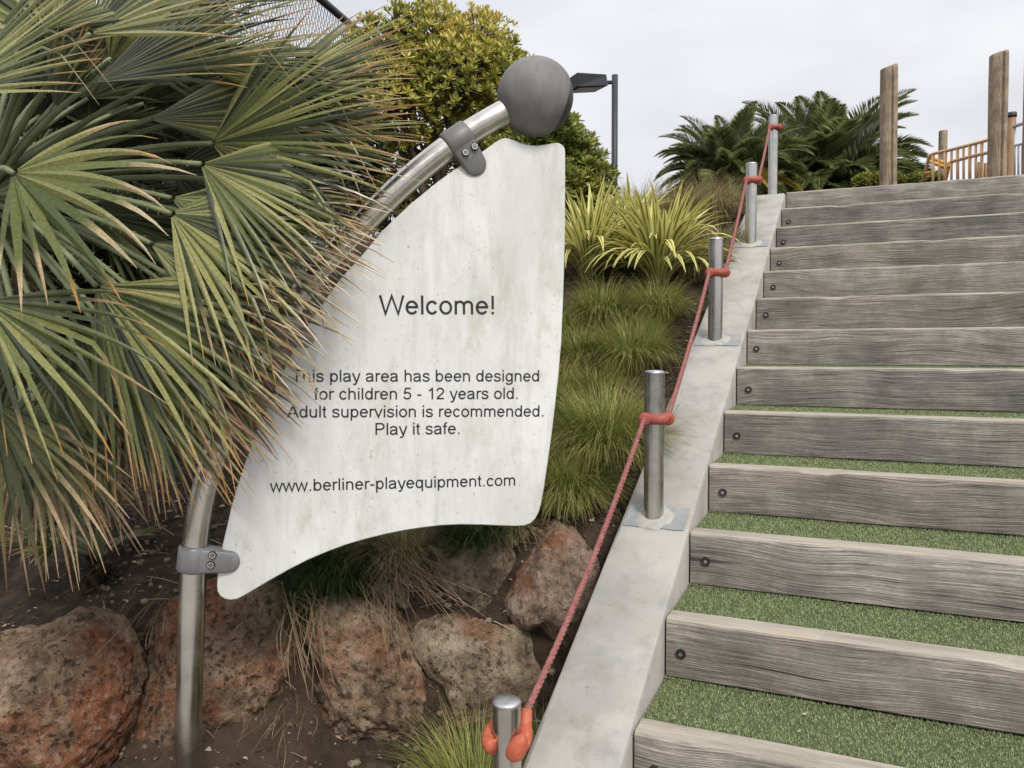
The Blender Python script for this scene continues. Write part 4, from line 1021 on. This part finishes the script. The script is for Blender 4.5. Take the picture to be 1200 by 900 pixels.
# ------------------------------------------------------------------ grasses
def tussock(name, label, cat, P, h, spread, n, mat, seed, wd=.0036, group=None, lean=Vector((0, 0, 0)), flat=.9):
    rnd = random.Random(seed); mb = MB()
    for i in range(n):
        a = rnd.random()*6.283; r0 = rnd.random()**.7*spread*.30
        b = P+Vector((math.cos(a)*r0, math.sin(a)*r0, -.01)); b.z = min(b.z, ground(b.x, b.y)+.0)
        a2 = a+rnd.gauss(0, .5); out = Vector((math.cos(a2), math.sin(a2), 0)); ln = h*rnd.uniform(.6, 1.3); th = rnd.random()**.8
        d = (Vector((0, 0, 1))+out*(th*flat)+lean*rnd.random()).normalized(); r_ = rnd.random(); segs = 6; pts = []; Q = b.copy()
        fall = rnd.uniform(.25, .60)*(.35+th)
        for q in range(segs+1):
            pts.append(Q.copy()); Q = Q+d*(ln/segs)
            d = (d+out*.10-Vector((0, 0, 1))*fall*(.35+q/segs)).normalized()
            g_ = ground(Q.x, Q.y) if q > 2 else -9
            if Q.z < g_+.005: Q.z = g_+.005+rnd.random()*.01
        sd = Vector((-out.y, out.x, 0))
        w_ = [wd*max(.12, 1-(q/segs)**1.5) for q in range(segs+1)]
        mb.strip(pts, w_, sd, 0, r_, three=False)
    o = mb.obj(name, mat, smooth=False, attrs='tr', loc=P)
    return tag(o, label, cat, group)
GG = 'grass tussocks on the bank left of the ramp'
def tuss(px, py, h, sp, n, mat, label, seed, **k):
    P = ground_hit(px, py); return tussock('grass_tussock', label, 'grass tuft', P, h, sp, n, MT[mat], seed, group=GG, **k)
tuss(706, 378, .27, .34, 2600, 'grass', 'green grass tussock just below the left striped plant, touching the board edge', 1)
tuss(770, 374, .25, .32, 2200, 'grass', 'grass tussock directly below the right striped plant', 2)
tuss(740, 430, .26, .40, 3200, 'grass', 'yellow-green grass tussock in the middle of the bank, above the largest one', 3)
tuss(682, 428, .24, .30, 2000, 'grass', 'grass tussock beside the board edge, second row from the striped plants', 13)
tuss(712, 530, .30, .42, 4200, 'grass', 'largest arching grass tussock, left of the second nearest steel post', 4)
tuss(665, 585, .22, .38, 3800, 'grass', 'grass tussock at the lower right corner of the board, above the pinkish boulder', 5)
tuss(650, 480, .25, .34, 2000, 'grass', 'grass tussock mostly hidden behind the right edge of the board', 6)
for px, py, h, lb in ((662, 392, .22, 'grass tussock half hidden by the board edge, level with the third steel post'), (700, 468, .2, 'low grass tussock between the yellow-green one and the largest one'),
        (748, 398, .18, 'low grass tussock filling the bank under the right striped plant'), (650, 548, .2, 'grass tussock at the board edge between the largest tussock and the lower corner one')):
    tuss(px, py, h, .34, 1500, 'grass', lb, 60+px)
tuss(372, 700, .22, .26, 2600, 'grass_dark', 'dark green grass tuft under the board, above the pitted boulder', 7, wd=.003)
tuss(405, 675, .22, .26, 2400, 'grass_dark', 'dark green grass tuft tucked under the curved lower edge of the board', 8)
tuss(470, 655, .20, .28, 1600, 'grass_gold', 'sparse brownish grass tuft under the board, left of the rounded boulder', 9)
tuss(560, 632, .17, .34, 1600, 'grass_dark', 'dark grass tuft behind the rounded boulder under the board', 10)
tuss(600, 625, .13, .24, 900, 'grass_gold', 'brownish grass tuft between the rounded boulder and the pinkish one', 14)
P_ = at(548, 905, 2.12); P_.z = ground(P_.x, P_.y)
tussock('grass_tussock', 'loose green grass tuft around the foot of the nearest steel post', 'grass tuft', P_+Vector((.03, .1, 0)), .30, .34, 1700, MT['grass'], 11, group=GG, wd=.003)
P_ = at(640, 850, 2.3); P_.z = ground(P_.x, P_.y)+.1
tussock('grass_tussock', 'green grass tuft squeezed between the rope and the ramp edge', 'grass tuft', P_, .26, .24, 900, MT['grass'], 12, group=GG, wd=.003)
# golden feathery grasses at the brow of the bank
for i, (px, py, h, n, lb) in enumerate([(832, 262, .36, 1500, 'golden feathery grass at the brow, below the yellow palm frond'), (800, 262, .36, 900, 'golden grass behind the right striped plant'),
        (846, 290, .22, 700, 'golden grass tuft against the ramp edge, beside the fourth steel post'), (750, 258, .34, 800, 'golden grass behind and between the two striped plants'),
        (700, 255, .36, 700, 'golden grass between the striped plants and the green shrub'), (822, 318, .24, 900, 'dry brown grass tuft between the right striped plant and the ramp')]):
    tuss(px, py, h, .45, int(n*1.4), 'grass_gold', lb, 40+i, wd=.004)
def thatch():
    mb = MB(); rnd = random.Random(31)
    for i in range(15000):
        s_ = rnd.uniform(.9, K1*RUN+.3); wl = W1+.01+rnd.random()**1.2*2.6; P = C0+U*s_-RT*wl
        if P.y < 2.75: continue
        b = Vector((P.x, P.y, ground(P.x, P.y)-.003)); a = rnd.random()*6.28; ln = rnd.uniform(.02, .075); h = rnd.uniform(.05, .9)
        if noise.noise(b*2.3) < -.05 and rnd.random() < .7: continue
        d = Vector((math.cos(a), math.sin(a), h)).normalized(); m_ = b+d*ln*.5; e = b+d*ln-Vector((0, 0, ln*.2))
        mb.strip([b, m_, e], [.0035, .003, .0008], Vector((-math.sin(a), math.cos(a), 0)), 0, rnd.random(), three=False)
    tag(mb.obj('bank_thatch', MT['grass_dry'], smooth=False, attrs='tr'), 'short dry grass and thatch covering the bank between the tussocks', 'dry grass', kind='stuff')
thatch()
# dry straw hanging over the stones
def straw(px, py, Y, tx, ty, n, ln, label, seed, ty2=None):
    rnd = random.Random(seed); P = at(px, py, Y); T = at(tx, ty, Y-.12); d0 = (T-P); mb = MB()
    for i in range(n):
        a = P+Vector((rnd.gauss(0, .04), rnd.gauss(0, .04), rnd.gauss(0, .03))); e = P+d0*rnd.uniform(.3, 1.15)+Vector((rnd.gauss(0, .06), rnd.gauss(0, .03), rnd.gauss(0, .04)))
        mid = (a+e)*.5+Vector((rnd.gauss(0, .025), -.03, .04+rnd.gauss(0, .02))); pts = [a.lerp(mid, t/6).lerp(mid.lerp(e, t/6), t/6) for t in range(7)]
        mb.strip(pts, [.0018]*6+[.0008], Vector((1, 0, .3)).normalized(), 0, rnd.random(), three=False)
    tag(mb.obj('dry_grass', MT['grass_dry'], attrs='tr', smooth=False, loc=P), label, 'dry grass', 'dry straw hanging among the boulders')
straw(445, 650, 2.72, 530, 705, 80, .3, 'dry straw falling across the gap left of the rounded boulder', 1)
straw(352, 700, 2.52, 362, 800, 42, .3, 'dry grey straw hanging between the cracked and the pitted boulder', 2)
straw(440, 690, 2.6, 480, 800, 30, .3, 'few thin dry stems hanging over the pitted boulder', 3)
straw(765, 505, 2.93, 815, 478, 9, .3, 'few dry seed stems leaning over the ramp edge by the second nearest post', 9)
straw(205, 700, 2.55, 150, 760, 26, .3, 'dry stems lying on the dark soil left of the sign pole', 4)
straw(340, 830, 2.5, 300, 862, 34, .3, 'dry straw on the soil at the foot of the cracked boulder', 5)

# ------------------------------------------------------------------ variegated strap-leaved plants
def flax_meshes():
    out = []
    for v in range(6):
        mb = MB(); rnd = random.Random(60+v); P = Vector((0, 0, 0)); lean = [.12, .3, .5, .8, 1.1, 1.5][v]; d = Vector((lean*.6, 0, 1)).normalized(); segs = 9; ln = .62; pts = []
        for q in range(segs+1):
            pts.append(P.copy()); P = P+d*(ln/segs); d = (d+Vector((.05, 0, -.07*lean*(1+q*.45)))).normalized()
        wid = [.024+.020*math.sin(min(1, q/segs*1.6)*math.pi*.5) for q in range(segs+1)]
        wid = [w_*(1 if q < 5 else max(.06, 1-((q-5)/(segs-5))**1.5)) for q, w_ in enumerate(wid)]
        side = Vector((0, 1, 0))
        prev = None
        for i in range(segs+1):
            row = []
            for j in range(5):
                s_ = j/4; off = (s_-.5)*wid[i]; fold = abs(s_-.5)*wid[i]*.5
                row.append(mb.vert(pts[i]+side*off+Vector((-.3, 0, .9))*fold*.6, i/segs, .3+rnd.random()*.4, s_))
            if prev:
                for j in range(4): mb.face(prev[j], prev[j+1], row[j+1], row[j])
            prev = row
        rr = .35+.1*v; mb.r = [.25+.6*min(1, t*1.1) for t in mb.t]
        out.append(mb.mesh('leaf', MT['flax'], True, 'trs'))
    return out
FX = flax_meshes()
def flax(px, py, sc, n, label, seed):
    P = ground_hit(px, py) if isinstance(px, (int, float)) else px
    t = empty('striped_yucca', P-Vector((0, 0, .02)), label, 'plant', 'yellow-striped plants on the bank'); rnd = random.Random(seed)
    for i in range(n):
        q = i/n; v = min(5, int(6*q**.72)); me = FX[v]
        o = bpy.data.objects.new('leaf', me); COL.objects.link(o); o.parent = t; a = i*2.39996+rnd.uniform(-.3, .3)
        s_ = sc*rnd.uniform(.8, 1.12); o.scale = (s_, s_*rnd.uniform(.85, 1.1), s_); r0 = rnd.random()*.07*sc
        o.location = (math.cos(a)*r0, math.sin(a)*r0, rnd.uniform(0, .08)*sc); o.rotation_euler = (rnd.uniform(-.2, .2), rnd.uniform(-.12, .12), a)
flax(772, 332, .89, 200, 'right one of the two big yellow-striped plants, nearest the third steel post', 1)
flax(690, 325, .90, 150, 'left one of the two big yellow-striped plants, touching the board edge', 2)
flax(742, 285, .72, 80, 'smaller yellow-striped plant standing behind and between the two big ones', 3)

# ------------------------------------------------------------------ shrubs
def rosette(mb, P, d, size, rnd, n=8, rcol=None):
    d = d.normalized(); a0 = rnd.random()*6; u_ = d.orthogonal().normalized(); v_ = d.cross(u_)
    base_r = rnd.random() if rcol is None else rcol
    for k in range(n):
        a = a0+k*2.4; inner = k/n; out = u_*math.cos(a)+v_*math.sin(a); l = size*(1-.35*inner)
        dr = (out*(1.05-.75*inner)+d*(.35+.9*inner)).normalized(); sd = dr.cross(d)
        if sd.length < 1e-4: sd = u_
        sd.normalize(); w_ = l*.17; r_ = min(1, max(0, base_r*.75+.25*inner+rnd.uniform(-.12, .12)))
        p0 = P; p1 = P+dr*l*.62; p2 = P+dr*l+d*l*.05
        i0 = mb.vert(p0, 0, r_); i1 = mb.vert(p1-sd*w_, .5, r_); i2 = mb.vert(p1+sd*w_, .5, r_); i3 = mb.vert(p2-d*.0, 1, r_); im = mb.vert(p1-d*w_*.3, .5, r_)
        mb.face(i0, i1, im); mb.face(i0, im, i2); mb.face(i1, i3, im); mb.face(im, i3, i2)
def shrub(name, label, Y, lobes, trunk, mat, seed, n, size, outpx=None):
    base = at(*trunk, Y); base.z = ground(base.x, base.y)
    t = empty(name, base, label, 'shrub'); rnd = random.Random(seed); mb = MB(); br = MB()
    L3 = [(at(px, py, Y+dy), rp/F*Y) for px, py, rp, dy in lobes]
    tot = sum(r*r for _, r in L3)
    for (c, r) in L3:
        fork = base.lerp(c, .45)+Vector((rnd.uniform(-.1, .1), rnd.uniform(-.1, .1), 0))
        br.tube([base, base.lerp(fork, .5)+Vector((rnd.uniform(-.08, .08), 0, 0)), fork, fork.lerp(c, .6), c], [.05, .04, .03, .02, .012], 7)
        m = int(n*r*r/tot)
        for i in range(m):
            d = Vector((rnd.gauss(0, 1), rnd.gauss(0, 1), rnd.gauss(0, 1))).normalized()
            f = noise.noise(c+d*2.2)*.30+noise.noise(d*6+c)*.12
            rr = r*(.93+f)*(rnd.random()**.22); 
            if d.z < -.45 and rnd.random() < .65: continue
            P = c+d*rr; dd = (d+Vector((0, 0, .8))).normalized()
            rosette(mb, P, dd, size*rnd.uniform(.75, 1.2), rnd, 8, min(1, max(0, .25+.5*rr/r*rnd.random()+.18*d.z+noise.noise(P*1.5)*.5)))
            if rnd.random() < .12: br.tube([c.lerp(P, .15), c.lerp(P, .6)+Vector((rnd.uniform(-.04, .04),)*3), P], [.012, .007, .004], 4)
    mb.obj('crown', mat, t, smooth=False, attrs='tr'); br.obj('trunk', MT['bark'], t)
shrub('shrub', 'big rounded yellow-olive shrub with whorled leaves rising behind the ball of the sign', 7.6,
    [(455, 72, 56, 0), (505, 58, 58, .1), (560, 66, 54, .2), (592, 100, 48, 0), (530, 100, 60, -.2), (465, 118, 54, -.2), (425, 112, 50, 0), (610, 150, 44, .2), (555, 155, 48, .3), (430, 165, 40, .3), (500, 185, 40, .4), (415, 215, 45, .5), (455, 240, 45, .5), (385, 250, 45, .6)], (520, 240), MT['shrub'], 3, 7000, .08)
shrub('shrub', 'added dark filler shrub closing the sky gaps between the fan palm leaves at upper left', 5.2, [(20, 60, 110, 0), (140, 90, 110, .1), (240, 150, 90, 0), (60, 200, 110, .2), (170, 230, 100, .1), (300, 210, 70, 0), (290, 110, 55, .3), (345, 140, 48, .2), (380, 195, 52, .2), (340, 250, 50, .2), (420, 190, 34, .3), (100, 330, 90, .2), (220, 320, 70, .2), (-80, 120, 120, 0)], (120, 470), MT['shrub_dark'], 9, 6500, .11)  # dark mass added behind the palm so no sky shows through its gaps
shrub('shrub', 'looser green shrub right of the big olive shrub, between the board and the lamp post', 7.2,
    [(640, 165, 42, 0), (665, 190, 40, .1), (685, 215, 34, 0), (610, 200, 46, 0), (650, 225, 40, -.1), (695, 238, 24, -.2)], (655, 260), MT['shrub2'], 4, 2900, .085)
shrub('shrub', 'strip of low green hedge beyond the stairs behind the yellow rail', 11.5,
    [(1010, 214, 9, 0), (1030, 213, 9, 0), (1052, 213, 9, 0), (1073, 212, 8, 0), (1095, 212, 8, 0)], (1050, 225), MT['shrub2'], 8, 700, .08)

# ------------------------------------------------------------------ date palms
def frond_meshes(mat, yellow=False):
    out = []
    for v, (lift, arch) in enumerate([(.98, .18), (.70, .22), (.42, .22), (.14, .22), (-.1, .20)]):
        mb = MB(); rnd = random.Random(80+v); d = Vector((math.cos(lift), 0, math.sin(lift))); P = Vector((0, 0, 0)); segs = 40; ln = 1.0; pts = []; ds = []
        for q in range(segs+1):
            pts.append(P.copy()); ds.append(d.copy()); P = P+d*(ln/segs); d = (d+Vector((0, 0, -arch*(.15+1.1*(q/segs)**1.3)*.25))).normalized()
        mb.tube(pts[::4], [.010*(1-.8*k/10) for k in range(11)], 5, r=.9)
        for q in range(4, segs+1):
            t = q/segs; ll = .30*math.sin(math.pi*min(1, .18+t*.80))**.6*(1-.45*t*t)
            for sg in (-1, 1):
                for h in (0, .33, .66):
                    p = pts[q]-ds[q]*(h*ln/segs); side = Vector((0, sg, 0)); upv = side.cross(ds[q])*(1 if sg > 0 else 1); upv = Vector((0, 0, 1))-ds[q]*ds[q].z; upv.normalize()
                    dr = (side*.75+ds[q]*(.55+.5*t)+upv*.35+Vector((rnd.gauss(0, .05), rnd.gauss(0, .05), rnd.gauss(0, .06)))).normalized()
                    l2 = ll*rnd.uniform(.9, 1.08); e = p+dr*l2+Vector((0, 0, -.12*l2)); mdl = p+dr*l2*.5
                    wv = dr.cross(side*.5+upv).normalized()*.0055; r_ = rnd.random()
                    i0 = mb.vert(p, 0, r_); i1 = mb.vert(mdl-wv, .5, r_); i2 = mb.vert(mdl+wv, .5, r_); i3 = mb.vert(e, 1, r_); mb.face(i0, i1, i3); mb.face(i0, i3, i2)
        out.append(mb.mesh('frond', mat, False, 'tr'))
    return out
FR = frond_meshes(MT['phoenix']); FY = frond_meshes(MT['phoenix_y'])
def date_palm(px, py, Y, flen, n, label, seed, yel=()):
    c = at(px, py, Y); gz = ground(c.x, c.y); t = empty('date_palm', (c.x, c.y, gz), label, 'palm tree', 'date palms at the top of the slope'); rnd = random.Random(seed)
    mb = MB(); m = 10; mb.tube([Vector((c.x, c.y, lerp(gz-.1, c.z+.1, k/m))) for k in range(m+1)], [.26+.03*(k % 2) for k in range(m+1)], 14); mb.obj('trunk', MT['fibre'], t, smooth=False)
    for i in range(n):
        q = i/n; v = min(4, int(q*5)); a = i*2.39996+rnd.uniform(-.2, .2); me = FR[v]; lab = None
        if i in yel: me = FY[v]; lab = 'yellowed frond'
        o = bpy.data.objects.new('frond', me); COL.objects.link(o); o.parent = t; o.location = (math.cos(a)*.08, math.sin(a)*.08, c.z-gz+.1-.15*q)
        s_ = flen*rnd.uniform(.85, 1.1)*(1-.12*q); o.scale = (s_, s_, s_); o.rotation_euler = (rnd.uniform(-.15, .15), rnd.uniform(-.15, .15), a)
        if lab: o['label'] = lab
    return t
date_palm(965, 226, 13.0, 1.75, 130, 'large dark green date palm behind the top step, left of the tall timber post', 1, (88,))
date_palm(856, 214, 9.6, .92, 120, 'smaller date palm with a yellowed frond, left of the fourth steel post', 2, (78, 86, 94))

# ------------------------------------------------------------------ chain-link fence
def build_fence():
    a = at(330, -32, 9.3); b = at(420, 38, 11.2)
    d = (b-a); d.z = 0; L0 = d.length; d.normalize(); zt = (at(413, 32, 11.05).z+at(367, 0, 10.2).z)/2
    A = a-d*1.2; nb = 5.2; gz = ground(A.x, A.y+2)
    t = empty('chain_link_fence', (A.x, A.y, gz), 'tall dark chain-link fence with black top rail, above the palm at upper left', 'fence')
    mb = MB(); mb.tube([Vector((A.x, A.y, zt)), Vector((A.x, A.y, zt))+d*nb], .05, 10); mb.obj('top_rail', MT['black'], t)
    for q in (0.0, 5.2):
        mb = MB(); P = Vector((A.x, A.y, 0))+d*q; mb.tube([Vector((P.x, P.y, gz-.2)), Vector((P.x, P.y, zt))], .035, 10); mb.obj('post', MT['black'], t)
    mb = MB(); st = .075; nw = int(nb/st/1); hgt = zt-gz-.1; rows = int(hgt/st)
    nrm = Vector((-d.y, d.x, 0))
    for i in range(nw):
        pts = []
        for j in range(rows+1):
            off = st*(.5 if (j % 2) else 0)*(1) ; u_ = i*st+(off if True else 0)
            pts.append(Vector((A.x, A.y, zt-.03-j*st*1.0))+d*(u_+(.0))+nrm*(.003 if j % 2 else -.003))
        pts2 = [p-d*(2*((p-Vector((A.x, A.y, p.z))).dot(d)-i*st)) for p in pts]
        mb.tube(pts, .0045, 3, cap=False); mb.tube(pts2, .0045, 3, cap=False)
    o = mb.obj('wire_mesh', MT['black'], t, smooth=False); o['kind'] = 'stuff'
build_fence()

# ------------------------------------------------------------------ lamp post
def build_lamp():
    Y = 14.; top = at(720.5, 88, Y); x = top.x; gz = ground(x, Y)
    t = empty('lamp_post', (x, Y, gz), 'dark grey lamp post with one boxy head pointing left, right of the sign ball', 'lamp post')
    mb = MB(); mb.tube([Vector((x, Y, gz)), Vector((x, Y, top.z))], .055, 20); mb.obj('pole', MT['black'], t)
    A = at(716, 96.5, Y); B = at(700, 97.5, Y-.15)
    mb = MB(); mb.tube([A, B], .035, 10); mb.obj('arm', MT['black'], t)
    # shoebox head, tilted a little
    c = at(686, 98, Y-.3); ex = (at(704, 97, Y-.15)-at(668, 98.5, Y-.45)); hl = ex.length/2; ex.normalize(); ey = Vector((-ex.y, ex.x, 0)).normalized(); ez = ex.cross(ey)
    if ez.z < 0: ez = -ez
    mb = MB()
    def P(a, b, cc): return c+ex*a+ey*b+ez*cc
    v = [mb.vert(P(*q)) for q in ((-hl, -.2, -.10), (hl, -.2, -.10), (hl, .2, -.10), (-hl, .2, -.10), (-hl, -.26, .12), (hl, -.2, .09), (hl, .2, .09), (-hl, .2, .09))]
    for q in ((0,3,2,1),(4,5,6,7),(0,1,5,4),(1,2,6,5),(2,3,7,6),(3,0,4,7)): mb.face(*[v[k] for k in q])
    h = bevelmod(mb.obj('lamp_head', MT['black'], t, smooth=False, loc=c), .012)
    mb = MB(); v = [mb.vert(P(*q)) for q in ((-hl+.06, -.15, -.102), (hl-.08, -.15, -.102), (hl-.08, .15, -.102), (-hl+.06, .15, -.102))]; v2 = [mb.vert(P(*q)) for q in ((-hl+.06, -.15, -.112), (hl-.08, -.15, -.112), (hl-.08, .15, -.112), (-hl+.06, .15, -.112))]
    mb.face(*v2); [mb.face(v[k], v[(k+1) % 4], v2[(k+1) % 4], v2[k]) for k in range(4)]
    l = mb.obj('lens', MT['lens'], None, smooth=False, loc=c); l.parent = h; l.location = (0, 0, 0)
build_lamp()

# ------------------------------------------------------------------ timber posts, rails and gate of the playground
def wood_post(pxl, pxr, pytop, Y, label, mat='log', split=True, slope=.0, lean=0., kap=False):
    xl, xr = at(pxl, 200, Y).x, at(pxr, 200, Y).x; r = (xr-xl)/2; cx = (xl+xr)/2; gz = ground(cx, Y); zt = at(cx, pytop, Y).z
    t = empty('timber_post', (cx, Y, gz), label, 'timber post', 'timber posts at the top of the stairs')
    mb = MB(); n = 36; zs = [gz-.1]+list(np.linspace(gz+.1, zt-r*.35, 8)); rings = []
    def ring(z, k, top=False):
        row = []
        for i in range(n):
            a = 2*math.pi*i/n; rr = r*k
            if split:
                d_ = min(abs((a-math.pi*1.5+math.pi) % (2*math.pi)-math.pi), abs((a-math.pi*.5+math.pi) % (2*math.pi)-math.pi)); rr *= 1-.30*smoothstep(.10, .0, d_)
            x = math.cos(a)*rr; y = math.sin(a)*rr
            row.append(mb.vert((cx+x+lean*(z-gz), Y+y, z+(slope*x if top else 0)+noise.noise(Vector((a*2, z*2, pxl)))*.004)))
        return row
    for z in zs: rings.append(ring(z, 1+.02*math.sin(z*5)))
    rings.append(ring(zt-r*.12, .97, True)); rings.append(ring(zt-.02*r, .86, True)); rings.append(ring(zt, .6, True))
    for j in range(len(rings)-1):
        for i in range(n): mb.face(rings[j][i], rings[j][(i+1) % n], rings[j+1][(i+1) % n], rings[j+1][i])
    mb.face(*rings[-1])
    o = mb.obj('log', MT[mat], t, loc=(cx, Y, (gz+zt)/2)); o.data.set_sharp_from_angle(angle=R(60))
    for q in range(3 if split else 0):          # faint saw rings round the log
        pass
    if kap:
        m2 = MB(); m2.tube([Vector((cx, Y, zt+.002)), Vector((cx, Y, zt+.03)), Vector((cx, Y, zt+.06))], [r*1.12, r*1.15, r*1.1], 14); m2.obj('cap', MT['black'], t)
    return t
wood_post(1032.5, 1051.5, 81, 8.3, 'tall weathered timber post with a dark centre split, in front of the date palm', slope=.35, lean=-.012)
wood_post(1158.5, 1178.5, 65, 8.0, 'tallest timber post near the right edge, with brown knots, before the orange rail', slope=.25, lean=-.006)
wood_post(1099.5, 1109, 156, 12.5, 'short distant timber post behind the orange rail', split=False)
wood_post(1178.5, 1188.5, 141, 10.0, 'tan square-looking timber post with dark cap, right of the tallest post', 'log2', False, 0, 0, True)
wood_post(1198, 1212, 20, 7.4, 'timber post cut by the right edge of the picture', split=False)
def build_rail():
    Y = 10.2; x0 = at(1080, 212, Y).x; gz = ground(x0, Y)
    t = empty('orange_railing', (x0, Y, gz), 'orange painted metal railing with upright bars between the timber posts', 'railing')
    bars = [(1083, 183, 1078), (1093.5, 181.5, 1093), (1100.5, 180, 1100.5), (1108, 178, 1107.5), (1115, 176.5, 1115), (1122, 174.5, 1122.5), (1129, 173, 1129.5), (1136.5, 171, 1136.5), (1143.5, 169, 1143.5), (1150.5, 167, 1150.5)]
    def yy(px): return Y-(px-1080)/78*.9
    mb = MB(); pts = [at(1078, 225, yy(1078)), at(1088.5, 184.5, yy(1088)), at(1091, 181.5, yy(1091)), at(1094, 180, yy(1094)), at(1110, 176.5, yy(1110)), at(1134, 170.5, yy(1134)), at(1170, 160.5, yy(1170))]
    mb.tube(pts, .020, 10); mb.obj('top_rail', MT['orange'], t)
    mb = MB(); mb.tube([at(1114, 190, yy(1114)), at(1134, 184.5, yy(1134)), at(1170, 176, yy(1170))], .02, 8); mb.obj('mid_rail', MT['orange'], t)
    mb = MB(); mb.tube([at(1083.5, 203, yy(1084)), at(1092, 201.5, yy(1092))], .016, 8); mb.obj('mid_rail', MT['yellow'], t)
    for i, (px, py, pb) in enumerate(bars[1:]):
        mb = MB(); a = at(px, py, yy(px)); b = at(pb, 226, yy(px)); mb.tube([a, b], .015 if i % 2 else .019, 8); mb.obj('bar', MT['orange'], t)
    t2 = empty('yellow_ladder_rail', (at(1100, 200, 11.2).x, 11.2, gz), 'small yellow tubular rail behind the left end of the orange railing', 'railing')
    for (a, b) in (((1089, 183.5), (1113, 194)), ((1089, 189), (1112, 198)), ((1113, 190), (1107, 215)), ((1113, 195), (1115, 190))):
        mb = MB(); mb.tube([at(*a, 11.0), at(*b, 11.3)], .026, 8); mb.obj('tube', MT['yellow'], t2)
    # low bollards beyond the railing
    for i, (px, pt, lb) in enumerate(((1148, 193, 'left low tan timber bollard behind the orange railing'), (1155.5, 194, 'right low tan timber bollard behind the orange railing'))):
        wood_post(px-2.3, px+2.3, pt, 11.5, lb, 'log2', False)
    # gate
    Yg = 9.6; xg = at(1188, 200, Yg).x; t3 = empty('grey_gate', (xg, Yg, gz), 'pale grey metal gate with upright bars at the far right, beside the capped post', 'gate')
    mb = MB(); mb.tube([at(1187.5, 148.5, Yg), at(1215, 139, Yg-.35)], .022, 8); mb.obj('top_rail', MT['greypaint'], t3)
    mb = MB(); mb.tube([at(1188, 171, Yg), at(1215, 164, Yg-.35)], .014, 8); mb.obj('mid_rail', MT['greypaint'], t3)
    for i, px in enumerate((1189, 1193.5, 1198, 1203, 1208, 1213)):
        mb = MB(); y_ = Yg-.35*(px-1188)/27; mb.tube([at(px, 150 if i in (0, 5) else 170, y_), at(px, 220, y_)], .014, 6); mb.obj('bar', MT['greypaint'], t3)
build_rail()

# ------------------------------------------------------------------ litter on the soil
def litter():
    mb = MB(); rnd = random.Random(77)
    for i in range(9000):
        y = 1.9+rnd.random()**1.3*3.6; x = rnd.uniform(-1.9, 1.4)
        s, wl = sw(x, y)
        if wl < W1+.01: continue
        z = ground(x, y)+.004; sz = rnd.choice((.004, .006, .010, .016)); a = rnd.random()*6.28; el = rnd.uniform(.15, .7)
        u_ = Vector((math.cos(a), math.sin(a), rnd.uniform(-.25, .25)))*sz; v_ = Vector((-math.sin(a), math.cos(a), rnd.uniform(-.3, .3)))*sz*el; c = Vector((x, y, z+rnd.random()*.006)); r_ = rnd.random()
        q = [mb.vert(c-u_, 0, r_), mb.vert(c+v_, 0, r_), mb.vert(c+u_, 0, r_), mb.vert(c-v_+Vector((0, 0, sz*.4)), 0, r_)]; mb.face(*q)
    for i in range(900):
        y = 1.9+rnd.random()**1.3*3.2; x = rnd.uniform(-1.7, 1.2); s, wl = sw(x, y)
        if wl < W1+.02: continue
        c = Vector((x, y, ground(x, y)+.007)); a = rnd.random()*3.14; l = rnd.uniform(.02, .11); dv = Vector((math.cos(a), math.sin(a)*.8, rnd.uniform(-.2, .3)))*l; k = rnd.random()
        mb.tube([c-dv, c+Vector((0, 0, .004)), c+dv], [.0012, .0016, .0008], 4, r=k)
    tag(mb.obj('leaf_litter', MT['litter'], smooth=False, attrs='r'), 'dry leaf litter, twigs and crumbs scattered over the brown soil', 'leaf litter', kind='stuff')
    mb = MB()
    for i in range(240):
        k = rnd.choice((1, 1, 1, 2, 2, 2, 3, 3, 4, 5)); P = corner(k)+U*(BT+rnd.uniform(.005, RUN-BT-.01))+RT*(rnd.random()*1.7+.01); P.z += .006
        a = rnd.random()*6.28; sz = rnd.choice((.003, .004, .005, .009)); u_ = Vector((math.cos(a), math.sin(a), rnd.uniform(-.1, .3)))*sz; v_ = Vector((-math.sin(a), math.cos(a), .2))*sz*rnd.uniform(.12, .6); r_ = rnd.uniform(.4, 1)
        q = [mb.vert(P-u_, 0, r_), mb.vert(P+v_, 0, r_), mb.vert(P+u_, 0, r_), mb.vert(P-v_, 0, r_)]; mb.face(*q)
    tag(mb.obj('leaf_litter', MT['litter'], smooth=False, attrs='r'), 'pale crumbs of dry leaf and bark lying on the turf of the lower steps', 'leaf litter', kind='stuff')
    mb = MB()
    for i in range(700):
        y = 2.0+rnd.random()*1.2; x = rnd.uniform(-1.6, .3); s, wl = sw(x, y)
        if wl < W1+.02: continue
        z = ground(x, y); r_ = rnd.choice((.004, .006, .009, .014)); c = Vector((x, y, z+r_*.3)); rings = []
        for j, (zz, k) in enumerate(((-.7, .6), (0, 1), (.6, .7))):
            rings.append([mb.vert(c+Vector((math.cos(q*1.257+j)*r_*k*rnd.uniform(.8, 1.2), math.sin(q*1.257+j)*r_*k, zz*r_))) for q in range(5)])
        for j in range(2):
            for q in range(5): mb.face(rings[j][q], rings[j][(q+1) % 5], rings[j+1][(q+1) % 5], rings[j+1][q])
        mb.face(*rings[2])
    tag(mb.obj('gravel', MT['stone_tan'], smooth=False), 'small brown stones and clods lying on the soil at the boulders', 'gravel', kind='stuff')
litter()
